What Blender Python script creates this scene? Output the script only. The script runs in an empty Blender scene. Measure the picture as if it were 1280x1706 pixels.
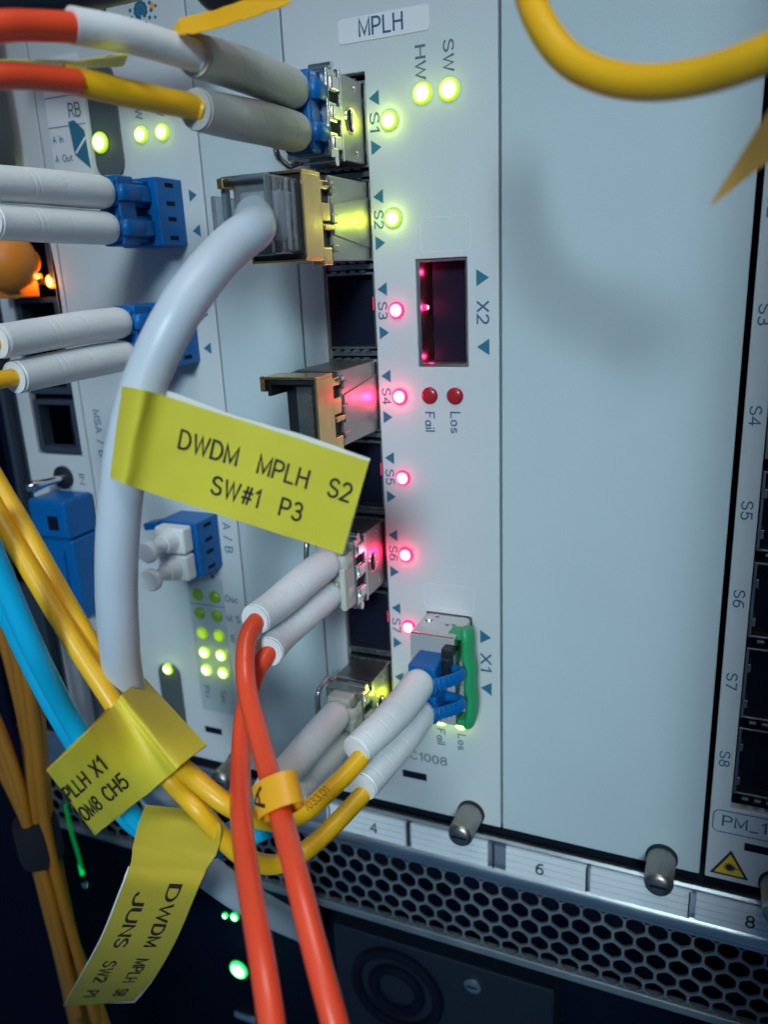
import bpy, bmesh, math, random
from mathutils import Vector, Matrix
random.seed(7)
SC = bpy.context.scene
COL = SC.collection
MM = 0.001            # everything below is measured in millimetres on the front panels

# ------------------------------------------------------------------ camera
# x to the right along the rack, z up, h = millimetres in front of the panel face (world -y)
CAM = Vector((38.904, -143.004, 15.641))
RIGHT = Vector((.91821, .39359, -.04454)); DOWN = Vector((.07303, -.27874, -.95759)); FWD = Vector((-.38931, .87601, -.28469))
cd = bpy.data.cameras.new('camera'); cam = bpy.data.objects.new('camera', cd); COL.objects.link(cam)
cd.sensor_width = 36; cd.sensor_fit = 'AUTO'; cd.lens = 36 * 1322 / 1706
cd.clip_start = 0.005; cd.clip_end = 20
m3 = Matrix((RIGHT, -DOWN, -FWD)).transposed()
cam.matrix_world = Matrix.Translation(CAM * MM) @ m3.to_4x4()
cd.dof.use_dof = True; cd.dof.focus_distance = 0.134; cd.dof.aperture_fstop = 20
cd.dof.aperture_blades = 0
SC.camera = cam

# ------------------------------------------------------------------ world and lamps
w = bpy.data.worlds.new('World'); SC.world = w; w.use_nodes = True
bg = w.node_tree.nodes['Background']; bg.inputs[0].default_value = (.12, .27, .50, 1); bg.inputs[1].default_value = .27

def area(name, loc, target, sx, sy, power, color):
    l = bpy.data.lights.new(name, 'AREA'); l.shape = 'RECTANGLE'; l.size = sx; l.size_y = sy; l.energy = power; l.color = color
    o = bpy.data.objects.new(name, l); COL.objects.link(o); o.location = loc
    o.rotation_euler = (Vector(target) - Vector(loc)).to_track_quat('-Z', 'Y').to_euler()
    return o
sl = bpy.data.lights.new('key_spot', 'SPOT'); sl.energy = 40; sl.color = (.67, .90, 1); sl.spot_size = math.radians(16); sl.spot_blend = 1.0; sl.shadow_soft_size = .12  # added key spot, narrow cone shaped so the panels dim towards the edges
so = bpy.data.objects.new('key_spot', sl); COL.objects.link(so); so.location = (.13, -.55, .20); so.rotation_euler = (Vector((-.012, 0, -.034)) - so.location).to_track_quat('-Z', 'Y').to_euler()
area('ceiling_lamp', (.22, -.36, .80), (0, 0, 0), .5, .25, 2.8, (1, .94, .93))
SC.view_settings.view_transform = 'Standard'; SC.view_settings.look = 'None'
SC.view_settings.exposure = 0; SC.view_settings.gamma = 1

# ------------------------------------------------------------------ coordinates
def G(px, py, h):
    """point seen at photograph pixel (px,py) at height h in front of the panels, as (x, -h, z) mm"""
    r = RIGHT * (px - 640) + DOWN * (py - 853) + FWD * 1322
    t = (-h - CAM.y) / r.y
    return CAM + r * t
def W(x, h, z): return Vector((x, -h, z))

# ------------------------------------------------------------------ materials
def mat(name, color, rough=.5, metal=0., spec=.5, bump=0., bscale=400, var=0., vscale=60, trans=0., emit=None, es=0., coat=0., aniso=0., sss=0.):
    m = bpy.data.materials.new(name); m.use_nodes = True
    nt = m.node_tree; N = nt.nodes; L = nt.links; b = N['Principled BSDF']
    b.inputs['Base Color'].default_value = (*color, 1); b.inputs['Roughness'].default_value = rough
    b.inputs['Metallic'].default_value = metal; b.inputs['Specular IOR Level'].default_value = spec
    b.inputs['Transmission Weight'].default_value = trans; b.inputs['Coat Weight'].default_value = coat
    if sss: b.inputs['Subsurface Weight'].default_value = sss; b.inputs['Subsurface Radius'].default_value = (.001, .0008, .0006); b.inputs['Subsurface Scale'].default_value = 1
    if emit: b.inputs['Emission Color'].default_value = (*emit, 1); b.inputs['Emission Strength'].default_value = es
    tc = N.new('ShaderNodeTexCoord')
    if var:
        n = N.new('ShaderNodeTexNoise'); n.inputs['Scale'].default_value = vscale; n.inputs['Detail'].default_value = 5
        L.new(tc.outputs['Object'], n.inputs['Vector'])
        mx = N.new('ShaderNodeMix'); mx.data_type = 'RGBA'; mx.blend_type = 'MULTIPLY'; mx.inputs[0].default_value = 1
        rp = N.new('ShaderNodeValToRGB'); rp.color_ramp.elements[0].position = .3; rp.color_ramp.elements[1].position = .7
        v = 1 - var; rp.color_ramp.elements[0].color = (v, v, v, 1); rp.color_ramp.elements[1].color = (1, 1, 1, 1)
        L.new(n.outputs['Fac'], rp.inputs[0]); mx.inputs[6].default_value = (*color, 1); L.new(rp.outputs[0], mx.inputs[7])
        L.new(mx.outputs[2], b.inputs['Base Color'])
        mr = N.new('ShaderNodeMapRange'); mr.inputs['To Min'].default_value = max(0, rough - .08); mr.inputs['To Max'].default_value = min(1, rough + .1)
        L.new(n.outputs['Fac'], mr.inputs[0]); L.new(mr.outputs[0], b.inputs['Roughness'])
    if bump:
        n2 = N.new('ShaderNodeTexNoise'); n2.inputs['Scale'].default_value = bscale; n2.inputs['Detail'].default_value = 3
        L.new(tc.outputs['Object'], n2.inputs['Vector'])
        bp = N.new('ShaderNodeBump'); bp.inputs['Strength'].default_value = bump; bp.inputs['Distance'].default_value = .0003
        L.new(n2.outputs['Fac'], bp.inputs['Height']); L.new(bp.outputs[0], b.inputs['Normal'])
    return m
M = dict(
    paint=mat('panel_paint', (.60, .63, .65), .46, bump=.10, bscale=2500, var=.07, vscale=22),
    blank=mat('blank_panel_paint', (.52, .60, .63), .42, bump=.08, bscale=2500, var=.12, vscale=14),
    sticker=mat('sticker', (.74, .74, .76), .5, var=.05),
    ink=mat('blue_ink', (.03, .10, .22), .6), inkg=mat('grey_ink', (.10, .14, .19), .6), tri=mat('teal_ink', (.02, .14, .24), .6),
    black=mat('black_print', (.012, .012, .015), .6),
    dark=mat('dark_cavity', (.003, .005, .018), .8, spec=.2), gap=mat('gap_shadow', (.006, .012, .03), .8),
    cage=mat('cage_steel', (.32, .33, .35), .38, 1., bump=.1, var=.25, vscale=120),
    silver=mat('silver_metal', (.78, .75, .72), .20, 1., var=.2, vscale=200, bump=.08, bscale=700),
    nickel=mat('nickel_body', (.42, .39, .36), .36, 1., var=.15, vscale=150, bump=.05, bscale=900),
    gold=mat('gold_metal', (.90, .56, .22), .24, 1., var=.2, vscale=200, bump=.08, bscale=700),
    alu=mat('aluminium', (.66, .68, .70), .30, 1., var=.15, vscale=50, bump=.08),
    alupaint=mat('rail_strip', (.80, .83, .86), .30, .0, var=.08, vscale=60),
    grille=mat('grille_steel', (.26, .32, .36), .42, .5, var=.35, vscale=80, bump=.2),
    blue=mat('blue_plastic', (.0, .13, .42), .36, spec=.35, var=.12, vscale=200, bump=.1, bscale=1500),
    beige=mat('beige_plastic', (.52, .53, .46), .42, var=.05, bump=.1),
    boot=mat('white_boot', (.86, .87, .87), .42, bump=.2, bscale=900, var=.05, vscale=120, sss=.08),
    bootg=mat('grey_boot', (.52, .50, .46), .5, bump=.2, bscale=900, var=.06, vscale=120),
    orange=mat('orange_jacket', (.96, .085, .03), .33, var=.05, vscale=80, bump=.1, bscale=900, coat=.15),
    yellow=mat('yellow_jacket', (.93, .50, .012), .36, var=.06, vscale=80, bump=.12, bscale=900),
    deep=mat('deep_yellow_jacket', (1.0, .50, .01), .4, var=.05, vscale=80, bump=.12, bscale=900),
    aqua=mat('aqua_jacket', (.0, .46, .78), .42, var=.05, vscale=80, bump=.1, bscale=900),
    grey=mat('grey_jacket', (.60, .66, .74), .36, var=.07, vscale=90, bump=.15, bscale=500),
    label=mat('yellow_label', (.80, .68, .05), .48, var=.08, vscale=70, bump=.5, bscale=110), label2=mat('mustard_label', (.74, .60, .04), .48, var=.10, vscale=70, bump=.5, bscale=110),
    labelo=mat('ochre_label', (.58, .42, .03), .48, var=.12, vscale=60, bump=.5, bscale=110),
    plate=mat('front_plate_grey', (.46, .46, .47), .4, .2, var=.1, bump=.1),
    smoke=mat('smoked_clear_plastic', (.30, .33, .38), .15, trans=.55, spec=.6),
    cover=mat('dark_cover', (.010, .018, .036), .6, var=.3, vscale=25, bump=.15),
    white=mat('white_paper', (.80, .81, .82), .6, bump=.2),
    ring=mat('orange_ring', (.95, .42, .015), .4, var=.05, bump=.15),
    tan=mat('tan_tag', (.52, .27, .06), .55, var=.08, bump=.2),
    green=mat('green_plastic', (.02, .36, .13), .42, var=.1, bump=.15),
    blk=mat('black_plastic', (.012, .014, .02), .4, bump=.1),
    clear=mat('clear_plastic', (.72, .74, .80), .12, trans=.80, spec=.6),
    capo=mat('orange_cap', (.85, .25, .02), .45, var=.05),
    navy=mat('navy_metal', (.004, .008, .028), .8, .0, spec=.12, var=.3, vscale=30, bump=.1),
    slate=mat('slate_panel', (.028, .045, .075), .6, var=.3, vscale=25, bump=.15),
    pill=mat('grey_handle', (.085, .10, .11), .5, var=.1, bump=.1),
    chrome=mat('chrome', (.8, .8, .82), .1, 1.),
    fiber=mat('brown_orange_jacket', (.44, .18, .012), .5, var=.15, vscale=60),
    strap=mat('velcro', (.008, .009, .018), .9, bump=.6, bscale=800),
    laser=mat('laser_yellow', (.75, .50, .03), .5), rubred=mat('red_tape', (.55, .26, .10), .7, var=.2, vscale=300),
    dred=mat('unlit_red_lens', (.38, .015, .03), .25), dgreen=mat('unlit_green_lens', (.24, .42, .03), .3),
)
def led_mat(name, rim, core, srim, score, pos=.55):
    m = bpy.data.materials.new(name); m.use_nodes = True; nt = m.node_tree; N = nt.nodes; L = nt.links
    b = N['Principled BSDF']; b.inputs['Base Color'].default_value = (*rim, 1); b.inputs['Roughness'].default_value = .3
    tc = N.new('ShaderNodeTexCoord'); vm = N.new('ShaderNodeVectorMath'); vm.operation = 'MULTIPLY'; vm.inputs[1].default_value = (1000/1.55, 0, 1000/1.55)
    ln = N.new('ShaderNodeVectorMath'); ln.operation = 'LENGTH'
    L.new(tc.outputs['Object'], vm.inputs[0]); L.new(vm.outputs[0], ln.inputs[0])
    r = N.new('ShaderNodeValToRGB'); e = r.color_ramp.elements
    e[0].position = pos; e[0].color = (1, 1, 1, 1); e[1].position = min(1, pos + .28); e[1].color = (0, 0, 0, 1)
    L.new(ln.outputs['Value'], r.inputs[0])
    mx = N.new('ShaderNodeMix'); mx.data_type = 'RGBA'; mx.inputs[6].default_value = (*rim, 1); mx.inputs[7].default_value = (*core, 1)
    ms = N.new('ShaderNodeMapRange'); ms.inputs['To Min'].default_value = srim; ms.inputs['To Max'].default_value = score
    L.new(r.outputs[0], mx.inputs[0]); L.new(r.outputs[0], ms.inputs[0])
    L.new(mx.outputs[2], b.inputs['Emission Color']); L.new(ms.outputs[0], b.inputs['Emission Strength'])
    return m
M['led_g'] = led_mat('lit_green_led', (.42, .75, .01), (.95, 1, .45), .9, 3.2)
M['led_r'] = led_mat('lit_red_led', (1, .015, .12), (1, .50, .66), 1.7, 4.0, .50)
M['led_y'] = led_mat('dim_green_led', (.28, .50, .01), (.40, .68, .03), .5, .8)
M['led_gr'] = led_mat('lit_bright_green_led', (.02, .85, .15), (.6, 1, .8), 1.2, 4)
M['led_o'] = led_mat('lit_amber_led', (1, .25, .01), (1, .75, .15), 2, 4)
M['glow_r'] = mat('red_light_pipe', (.6, .01, .05), .3, emit=(1, .02, .12), es=1.0)
M['glow_g2'] = mat('bright_green_light_pipe', (0, .3, .05), .3, emit=(0, .9, .12), es=.7)
M['glow_g'] = mat('green_light_pipe', (0, .3, .05), .3, emit=(0, .8, .12), es=.16)

# ------------------------------------------------------------------ mesh builder
class MB:
    def __init__(s): s.bm = bmesh.new()
    def box(s, x0, x1, h0, h1, z0, z1, rot=None, piv=None):
        v = [Vector((x, -h, z)) for x in (x0, x1) for h in (h0, h1) for z in (z0, z1)]
        if rot is not None: v = [rot @ (p - piv) + piv for p in v]
        b = [s.bm.verts.new(p) for p in v]
        for f in ((0, 1, 3, 2), (4, 6, 7, 5), (0, 4, 5, 1), (2, 3, 7, 6), (0, 2, 6, 4), (1, 5, 7, 3)): s.bm.faces.new([b[i] for i in f])
        return s
    def tube(s, pts, rad, seg=16, caps=True, flat=1.0, up=None, gro=None):
        n = len(pts); T = [(pts[min(i+1, n-1)] - pts[max(i-1, 0)]).normalized() for i in range(n)]
        a = up if up is not None else (Vector((0, 0, 1)) if abs(T[0].z) < .9 else Vector((1, 0, 0)))
        u = (a - T[0] * a.dot(T[0])).normalized(); rings = []
        for i in range(n):
            u = (u - T[i] * u.dot(T[i])).normalized(); v = T[i].cross(u)
            r = rad if isinstance(rad, (int, float)) else rad[i]
            rings.append([s.bm.verts.new(pts[i] + (u * math.cos(2*math.pi*k/seg) + v * math.sin(2*math.pi*k/seg) * flat) * (r if gro is None else r - gro(i/(n-1), 2*math.pi*k/seg))) for k in range(seg)])
        for i in range(n-1):
            for k in range(seg): s.bm.faces.new([rings[i][k], rings[i][(k+1) % seg], rings[i+1][(k+1) % seg], rings[i+1][k]])
        if caps: s.bm.faces.new(rings[0][::-1]); s.bm.faces.new(rings[-1])
        return s
    def cyl(s, p, q, r, seg=24, r2=None): return s.tube([Vector(p), Vector(q)], [r, r if r2 is None else r2], seg)
    def lathe(s, c, axis, prof, seg=24):
        ax = Vector(axis).normalized(); return s.tube([Vector(c) + ax * (a + i*1e-4) for i, (a, r) in enumerate(prof)], [max(r, 1e-3) for a, r in prof], seg)
    def prism(s, pts2, h0, h1):          # outline (x,z) extruded from h0 to h1
        a = [s.bm.verts.new(W(x, h0, z)) for x, z in pts2]; b = [s.bm.verts.new(W(x, h1, z)) for x, z in pts2]; n = len(a)
        s.bm.faces.new(a); s.bm.faces.new(b[::-1])
        for i in range(n): s.bm.faces.new([a[i], a[(i+1) % n], b[(i+1) % n], b[i]])
        return s
    def plate(s, x0, x1, z0, z1, holes, h0, h1):
        xs = sorted({x0, x1, *[v for q in holes for v in q[:2] if x0 < v < x1]}); zs = sorted({z0, z1, *[v for q in holes for v in q[2:] if z0 < v < z1]})
        inh = lambda x, z: any(a < x < b and c < z < d for a, b, c, d in holes)
        nx, nz = len(xs)-1, len(zs)-1
        sol = [[not inh((xs[i]+xs[i+1])/2, (zs[j]+zs[j+1])/2) for j in range(nz)] for i in range(nx)]
        V = {}
        def v(i, j, h):
            if (i, j, h) not in V: V[(i, j, h)] = s.bm.verts.new(W(xs[i], h, zs[j]))
            return V[(i, j, h)]
        ok = lambda i, j: 0 <= i < nx and 0 <= j < nz and sol[i][j]
        for i in range(nx):
            for j in range(nz):
                if not sol[i][j]: continue
                s.bm.faces.new([v(i, j, h1), v(i+1, j, h1), v(i+1, j+1, h1), v(i, j+1, h1)])
                s.bm.faces.new([v(i, j+1, h0), v(i+1, j+1, h0), v(i+1, j, h0), v(i, j, h0)])
                for (di, dj, a, b) in ((-1, 0, (i, j), (i, j+1)), (1, 0, (i+1, j+1), (i+1, j)), (0, -1, (i+1, j), (i, j)), (0, 1, (i, j+1), (i+1, j+1))):
                    if not ok(i+di, j+dj): s.bm.faces.new([v(*a, h0), v(*b, h0), v(*b, h1), v(*a, h1)][::-1])
        return s
    def build(s, name, m, parent=None, bev=0., smooth=True, segs=2, solid=0.):
        org = Vector(parent['o_mm']) if parent is not None else Vector((0, 0, 0))
        bmesh.ops.recalc_face_normals(s.bm, faces=s.bm.faces)
        for v in s.bm.verts: v.co = (v.co - org) * MM
        me = bpy.data.meshes.new(name); s.bm.to_mesh(me); s.bm.free(); me.materials.append(m)
        o = bpy.data.objects.new(name, me); COL.objects.link(o); o['o_mm'] = tuple(org)
        if parent is not None: o.parent = parent
        if smooth:
            me.polygons.foreach_set('use_smooth', [True] * len(me.polygons)); me.set_sharp_from_angle(angle=math.radians(38))
        if solid:
            d = o.modifiers.new('s', 'SOLIDIFY'); d.thickness = solid * MM; d.offset = 0
            d = o.modifiers.new('e', 'EDGE_SPLIT'); d.split_angle = math.radians(50)
        if bev:
            d = o.modifiers.new('b', 'BEVEL'); d.width = bev * MM; d.segments = segs; d.limit_method = 'ANGLE'; d.angle_limit = math.radians(40); d.harden_normals = True
        return o
def thing(name, loc, label, cat, group=None):
    o = bpy.data.objects.new(name, None); COL.objects.link(o); o.location = Vector(loc) * MM; o['o_mm'] = tuple(loc)
    o.empty_display_size = .005; o['label'] = label; o['category'] = cat
    if group: o['group'] = group
    return o
def tag(o, label, cat, group=None):
    o['label'] = label; o['category'] = cat
    if group: o['group'] = group
    return o
def put(o, loc, parent):                # a shared-mesh copy of part o at loc (mm)
    c = o.copy(); COL.objects.link(c); c.parent = parent; c.location = (Vector(loc) - Vector(parent['o_mm'])) * MM
    return c
def smoothpath(ctrl, n=12):
    P = [ctrl[0]*2 - ctrl[1]] + ctrl + [ctrl[-1]*2 - ctrl[-2]]; out = []
    for i in range(1, len(P)-2):
        a, b, c, d = P[i-1:i+3]
        for k in range(n):
            t = k / n; out.append(.5*((2*b) + (c-a)*t + (2*a-5*b+4*c-d)*t*t + (3*b-a-3*c+d)*t*t*t))
    out.append(P[-2]); return out
def gpath(*c): return [G(*q) for q in c]
def fbtube(ctrl, r, m, parent=None, name='jacket', n=12, seg=20, flat=1.0, up=None):
    return MB().tube(smoothpath(ctrl, n), r, seg, flat=flat, up=up).build(name, m, parent)

# ------------------------------------------------------------------ lettering
def arc_(cx, cy, rx, ry, a0, a1, n=10): return [(cx + rx*math.cos(math.radians(a0 + (a1-a0)*k/n)), cy + ry*math.sin(math.radians(a0 + (a1-a0)*k/n))) for k in range(n+1)]
GL = {   # letter shapes as pen strokes: cap height 1
 'A': (.66, [[(0, 0), (.33, 1), (.66, 0)], [(.12, .34), (.54, .34)]]), 'B': (.58, [[(0, 0), (0, 1), (.32, 1)] + arc_(.32, .76, .24, .24, 90, -90) + [(0, .52)], arc_(.32, .26, .27, .26, 90, -90) + [(0, 0)]]),
 'C': (.64, [arc_(.36, .5, .36, .5, 48, 312, 18)]), 'D': (.62, [[(.24, 0), (0, 0), (0, 1), (.24, 1)] + arc_(.24, .5, .38, .5, 90, -90, 14)]),
 'E': (.54, [[(.54, 1), (0, 1), (0, 0), (.54, 0)], [(0, .52), (.46, .52)]]), 'F': (.5, [[(.5, 1), (0, 1), (0, 0)], [(0, .52), (.42, .52)]]),
 'H': (.6, [[(0, 0), (0, 1)], [(.6, 0), (.6, 1)], [(0, .52), (.6, .52)]]), 'I': (.02, [[(.01, 0), (.01, 1)]]), 'J': (.46, [[(.46, 1), (.46, .26)] + arc_(.23, .24, .23, .24, 0, -180)]),
 'K': (.58, [[(0, 0), (0, 1)], [(.56, 1), (0, .4)], [(.2, .6), (.58, 0)]]), 'L': (.5, [[(0, 1), (0, 0), (.5, 0)]]), 'M': (.72, [[(0, 0), (0, 1), (.36, .1), (.72, 1), (.72, 0)]]),
 'N': (.6, [[(0, 0), (0, 1), (.6, 0), (.6, 1)]]), 'O': (.72, [arc_(.36, .5, .36, .5, 90, 449, 24)]), 'P': (.56, [[(0, 0), (0, 1), (.3, 1)] + arc_(.3, .73, .26, .27, 90, -90) + [(0, .46)]]),
 'R': (.6, [[(0, 0), (0, 1), (.3, 1)] + arc_(.3, .75, .26, .25, 90, -90) + [(0, .5)], [(.3, .5), (.6, 0)]]),
 'S': (.58, [arc_(.29, .75, .27, .25, 25, 200, 12) + [(.14, .57), (.44, .45)] + arc_(.29, .26, .29, .26, 35, -160, 12)]),
 'U': (.6, [[(0, 1), (0, .3)] + arc_(.3, .3, .3, .3, 180, 360) + [(.6, 1)]]), 'W': (.9, [[(0, 1), (.22, 0), (.45, .95), (.68, 0), (.9, 1)]]), 'X': (.6, [[(0, 0), (.6, 1)], [(0, 1), (.6, 0)]]),
 '0': (.52, [arc_(.26, .5, .26, .5, 90, 449, 22)]), '1': (.26, [[(0, .78), (.22, 1), (.22, 0)]]), '2': (.54, [arc_(.27, .73, .26, .27, 165, -35, 12) + [(0, 0), (.54, 0)]]),
 '3': (.54, [arc_(.26, .75, .24, .25, 150, -80, 12) + [(.2, .53)], arc_(.27, .27, .27, .27, 85, -155, 14)]), '4': (.58, [[(.44, 0), (.44, 1), (0, .3), (.58, .3)]]),
 '5': (.54, [[(.5, 1), (.1, 1), (.04, .52)] + arc_(.26, .32, .28, .32, 125, -150, 14)]), '6': (.54, [arc_(.27, .3, .27, .3, 0, 359, 18), arc_(.42, .36, .42, .63, 168, 75, 8)]),
 '7': (.52, [[(0, 1), (.52, 1), (.2, 0)]]), '8': (.54, [arc_(.27, .76, .23, .24, 90, 449, 18), arc_(.27, .26, .27, .26, 90, 449, 18)]), '9': (.54, [arc_(.27, .7, .27, .3, 0, 359, 18), arc_(.12, .64, .42, .63, -12, -105, 8)]),
 '#': (.6, [[(.14, 0), (.26, 1)], [(.38, 0), (.5, 1)], [(0, .33), (.58, .33)], [(.04, .67), (.62, .67)]]), '/': (.36, [[(0, -.05), (.36, 1.05)]]), '_': (.5, [[(0, -.08), (.5, -.08)]]), '.': (.05, [[(0, 0), (.04, .04)]]), ' ': (.34, []),
 'a': (.44, [arc_(.22, .28, .21, .28, 0, 359, 16), [(.44, .58), (.44, 0)]]), 'i': (.02, [[(.01, 0), (.01, .6)], [(.01, .86), (.01, .96)]]), 'l': (.02, [[(.01, 0), (.01, 1)]]),
 'o': (.48, [arc_(.24, .3, .24, .3, 90, 449, 18)]), 's': (.4, [arc_(.2, .44, .18, .15, 30, 200, 8) + [(.12, .32), (.28, .27)] + arc_(.2, .15, .2, .15, 35, -160, 8)]), 'c': (.44, [arc_(.25, .3, .25, .3, 48, 312, 14)]),
 'r': (.28, [[(0, 0), (0, .6)], arc_(.24, .34, .24, .24, 180, 80, 6)]), 'e': (.48, [[(.02, .32), (.46, .32)] + arc_(.24, .3, .23, .3, 5, 312, 16)]), 'n': (.42, [[(0, 0), (0, .6)], arc_(.21, .37, .21, .22, 180, 0, 8) + [(.42, 0)]]),
 'u': (.42, [[(0, .6), (0, .22)] + arc_(.21, .22, .21, .22, 180, 360, 8) + [(.42, .6), (.42, 0)]]), 't': (.3, [[(.12, .85), (.12, .1), (.2, 0), (.3, 0)], [(0, .6), (.3, .6)]]), 'x': (.42, [[(0, 0), (.42, .6)], [(0, .6), (.42, 0)]]),
}
PEN = .145
def text_mesh(s, xs=1., extrude=.01, pen=None):
    """pen-stroke lettering, scaled so that the cap height is 0.73"""
    bm = bmesh.new(); x = 0; hw = (pen or PEN) / 2; lay = 0
    for ch in s:
        wd, strokes = GL[ch]
        for st_ in strokes:
            P = [Vector((a + x, b, 0)) for a, b in st_]; P = [p for i, p in enumerate(P) if i == 0 or (p - P[i-1]).length > .01]
            if len(P) < 2: continue
            D = [(P[i+1]-P[i]).normalized() for i in range(len(P)-1)]
            P[0] = P[0] - D[0]*hw*.6; P[-1] = P[-1] + D[-1]*hw*.6; L_, R_ = [], []
            for i, p in enumerate(P):
                d0, d1 = D[max(i-1, 0)], D[min(i, len(D)-1)]; t = (d0 + d1); t = t.normalized() if t.length > .1 else d0
                n = Vector((-t.y, t.x, 0)); k = hw / max(.45, abs(n.dot(Vector((-d0.y, d0.x, 0))))); z = lay*.0012
                L_.append(bm.verts.new(p + n*k + Vector((0, 0, z)))); R_.append(bm.verts.new(p - n*k + Vector((0, 0, z))))
            for i in range(len(P)-1): bm.faces.new([R_[i], R_[i+1], L_[i+1], L_[i]])
            lay = (lay + 1) % 4
        x += wd + .24
    bmesh.ops.subdivide_edges(bm, edges=[e for e in bm.edges if e.calc_length() > .3], cuts=3, use_grid_fill=True)
    me = bpy.data.meshes.new('lettering'); bm.to_mesh(me); bm.free()
    for v in me.vertices: v.co.x *= .73; v.co.y *= .73
    return me, (x - .24) * .73

def lettering(s, cap, x, z, ang, m, parent, h=.02, xs=1., width=None, name='lettering'):
    """flat print centred on (x,z); cap height in mm; ang degrees counter-clockwise"""
    me, wd = text_mesh(s, 1.); k = cap / .73; kx = k * xs if width is None else width / wd
    ca, sa = math.cos(math.radians(ang)), math.sin(math.radians(ang)); org = Vector(parent['o_mm'])
    for v in me.vertices:
        a, b = v.co.x * kx - wd * kx / 2, v.co.y * k - cap / 2
        v.co = (W(x + a*ca - b*sa, h + v.co.z * 1.5, z + a*sa + b*ca) - org) * MM
    me.materials.append(m); o = bpy.data.objects.new(name, me); COL.objects.link(o); o.parent = parent; return o

class Surf:
    """a bent strip through (top, bottom) rows of points"""
    def __init__(s, rows, n=10):
        A = smoothpath([r[0] for r in rows], n); B = smoothpath([r[1] for r in rows], n); s.A, s.B, s.n = A, B, n
        s.mid = [(a + b) / 2 for a, b in zip(A, B)]; s.cum = [0]
        for i in range(1, len(A)): s.cum.append(s.cum[-1] + (s.mid[i] - s.mid[i-1]).length)
        s.height = sum((a-b).length for a, b in zip(A, B)) / len(A)
    def idx(s, arc):
        arc = max(-1e9, arc)
        for i in range(1, len(s.cum)):
            if arc <= s.cum[i] or i == len(s.cum)-1:
                return i - 1 + (arc - s.cum[i-1]) / max(1e-6, s.cum[i] - s.cum[i-1])
    def arc(s, row): f = row * s.n; i = min(int(f), len(s.cum)-2); return s.cum[i] + (s.cum[i+1]-s.cum[i]) * (f - i)
    def pt(s, f, v):
        i = max(0, min(int(f), len(s.A)-2)); t = f - i
        a = s.A[i].lerp(s.A[i+1], t) if 0 <= t <= 1 else s.A[i] + (s.A[i+1]-s.A[i]) * t
        b = s.B[i].lerp(s.B[i+1], t) if 0 <= t <= 1 else s.B[i] + (s.B[i+1]-s.B[i]) * t
        return a + (b - a) * v
    def normal(s, f, v):
        n = (s.pt(f + .5, v) - s.pt(f - .5, v)).cross(s.pt(f, 1) - s.pt(f, 0)).normalized()
        return n if n.dot(CAM - s.pt(f, v)) > 0 else -n
    def mesh(s, name, m, parent, off=0., nv=6, solid=.12, wav=.06):
        mb = MB(); R = []
        for i in range(len(s.A)):
            R.append([mb.bm.verts.new(s.pt(i, j/nv) + s.normal(i, j/nv) * (off + wav * (math.sin(i*.9 + j*1.7) * math.sin(i*.23) + .8*math.sin(i*.37 + j*.5 + s.height)))) for j in range(nv+1)])
        for i in range(len(R)-1):
            for j in range(nv): mb.bm.faces.new([R[i][j], R[i][j+1], R[i+1][j+1], R[i+1][j]])
        return mb.build(name, m, parent, solid=solid)
    def text(s, body, r0, r1, v0, v1, m, parent, off=.17):
        me, wd = text_mesh(body, 1., .003); org = Vector(parent['o_mm']); a0, a1 = s.arc(r0), s.arc(r1)
        for v in me.vertices:
            f = s.idx(a0 + (a1 - a0) * v.co.x / wd); t = v1 + (v0 - v1) * v.co.y / .73
            v.co = (s.pt(f, t) + s.normal(f, t) * (off + v.co.z) - org) * MM
        me.materials.append(m); o = bpy.data.objects.new('lettering', me); COL.objects.link(o); o.parent = parent; return o

# ------------------------------------------------------------------ shared small parts
ZT, ZB = 96, -101.2
def led_proto(m, r=1.5):
    mb = MB(); mb.lathe((0, 0, 0), (0, -1, 0), [(-.3, r), (.15, r), (.45, r*.86), (.62, r*.55), (.68, .02)], 24)
    me_o = mb.build('led', m); return me_o
LEDP = {k: led_proto(M[k]) for k in ('led_g', 'led_r', 'led_y', 'led_gr', 'led_o', 'dred', 'dgreen')}
USED = set()
def led(kind, x, z, parent, h=0., s=1., light=0., label=None):
    s *= 1.1
    p = LEDP[kind]
    o = p if kind not in USED else p.copy()
    if kind in USED: COL.objects.link(o)
    USED.add(kind); o.parent = parent; o.rotation_euler = (0, 0, 0); o.location = (W(x, h, z) - Vector(parent['o_mm'])) * MM; o.scale = (s, 1, s)
    if label: o['label'] = label
    if light:
        l = bpy.data.lights.new('led_lamp', 'POINT'); l.energy = light * {'led_g': .10, 'led_gr': .22, 'led_r': .10, 'led_o': .4}[kind]; l.shadow_soft_size = .0003
        l.color = {'led_g': (.72, 1, .02), 'led_r': (1, .02, .14), 'led_gr': (.03, 1, .2), 'led_o': (1, .35, .03)}[kind]
        lo = bpy.data.objects.new('led_lamp', l); COL.objects.link(lo); lo.parent = parent; lo.location = (W(x, h + 1.5, z) - Vector(parent['o_mm'])) * MM
    return o
def arrow(x, z, d, parent, s=1.25, m='tri'):
    """printed triangle, d=+1 points right, -1 left"""
    return MB().prism([(x - d*s*.72, z - s), (x - d*s*.72, z + s), (x + d*s*.85, z)], -.02, .035).build('arrow_mark', M[m], parent, smooth=False)
def slot(x0, x1, z0, z1, parent): return MB().box(x0, x1, -.2, .04, z0, z1).build('label_slot', M['dark'], parent)
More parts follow.
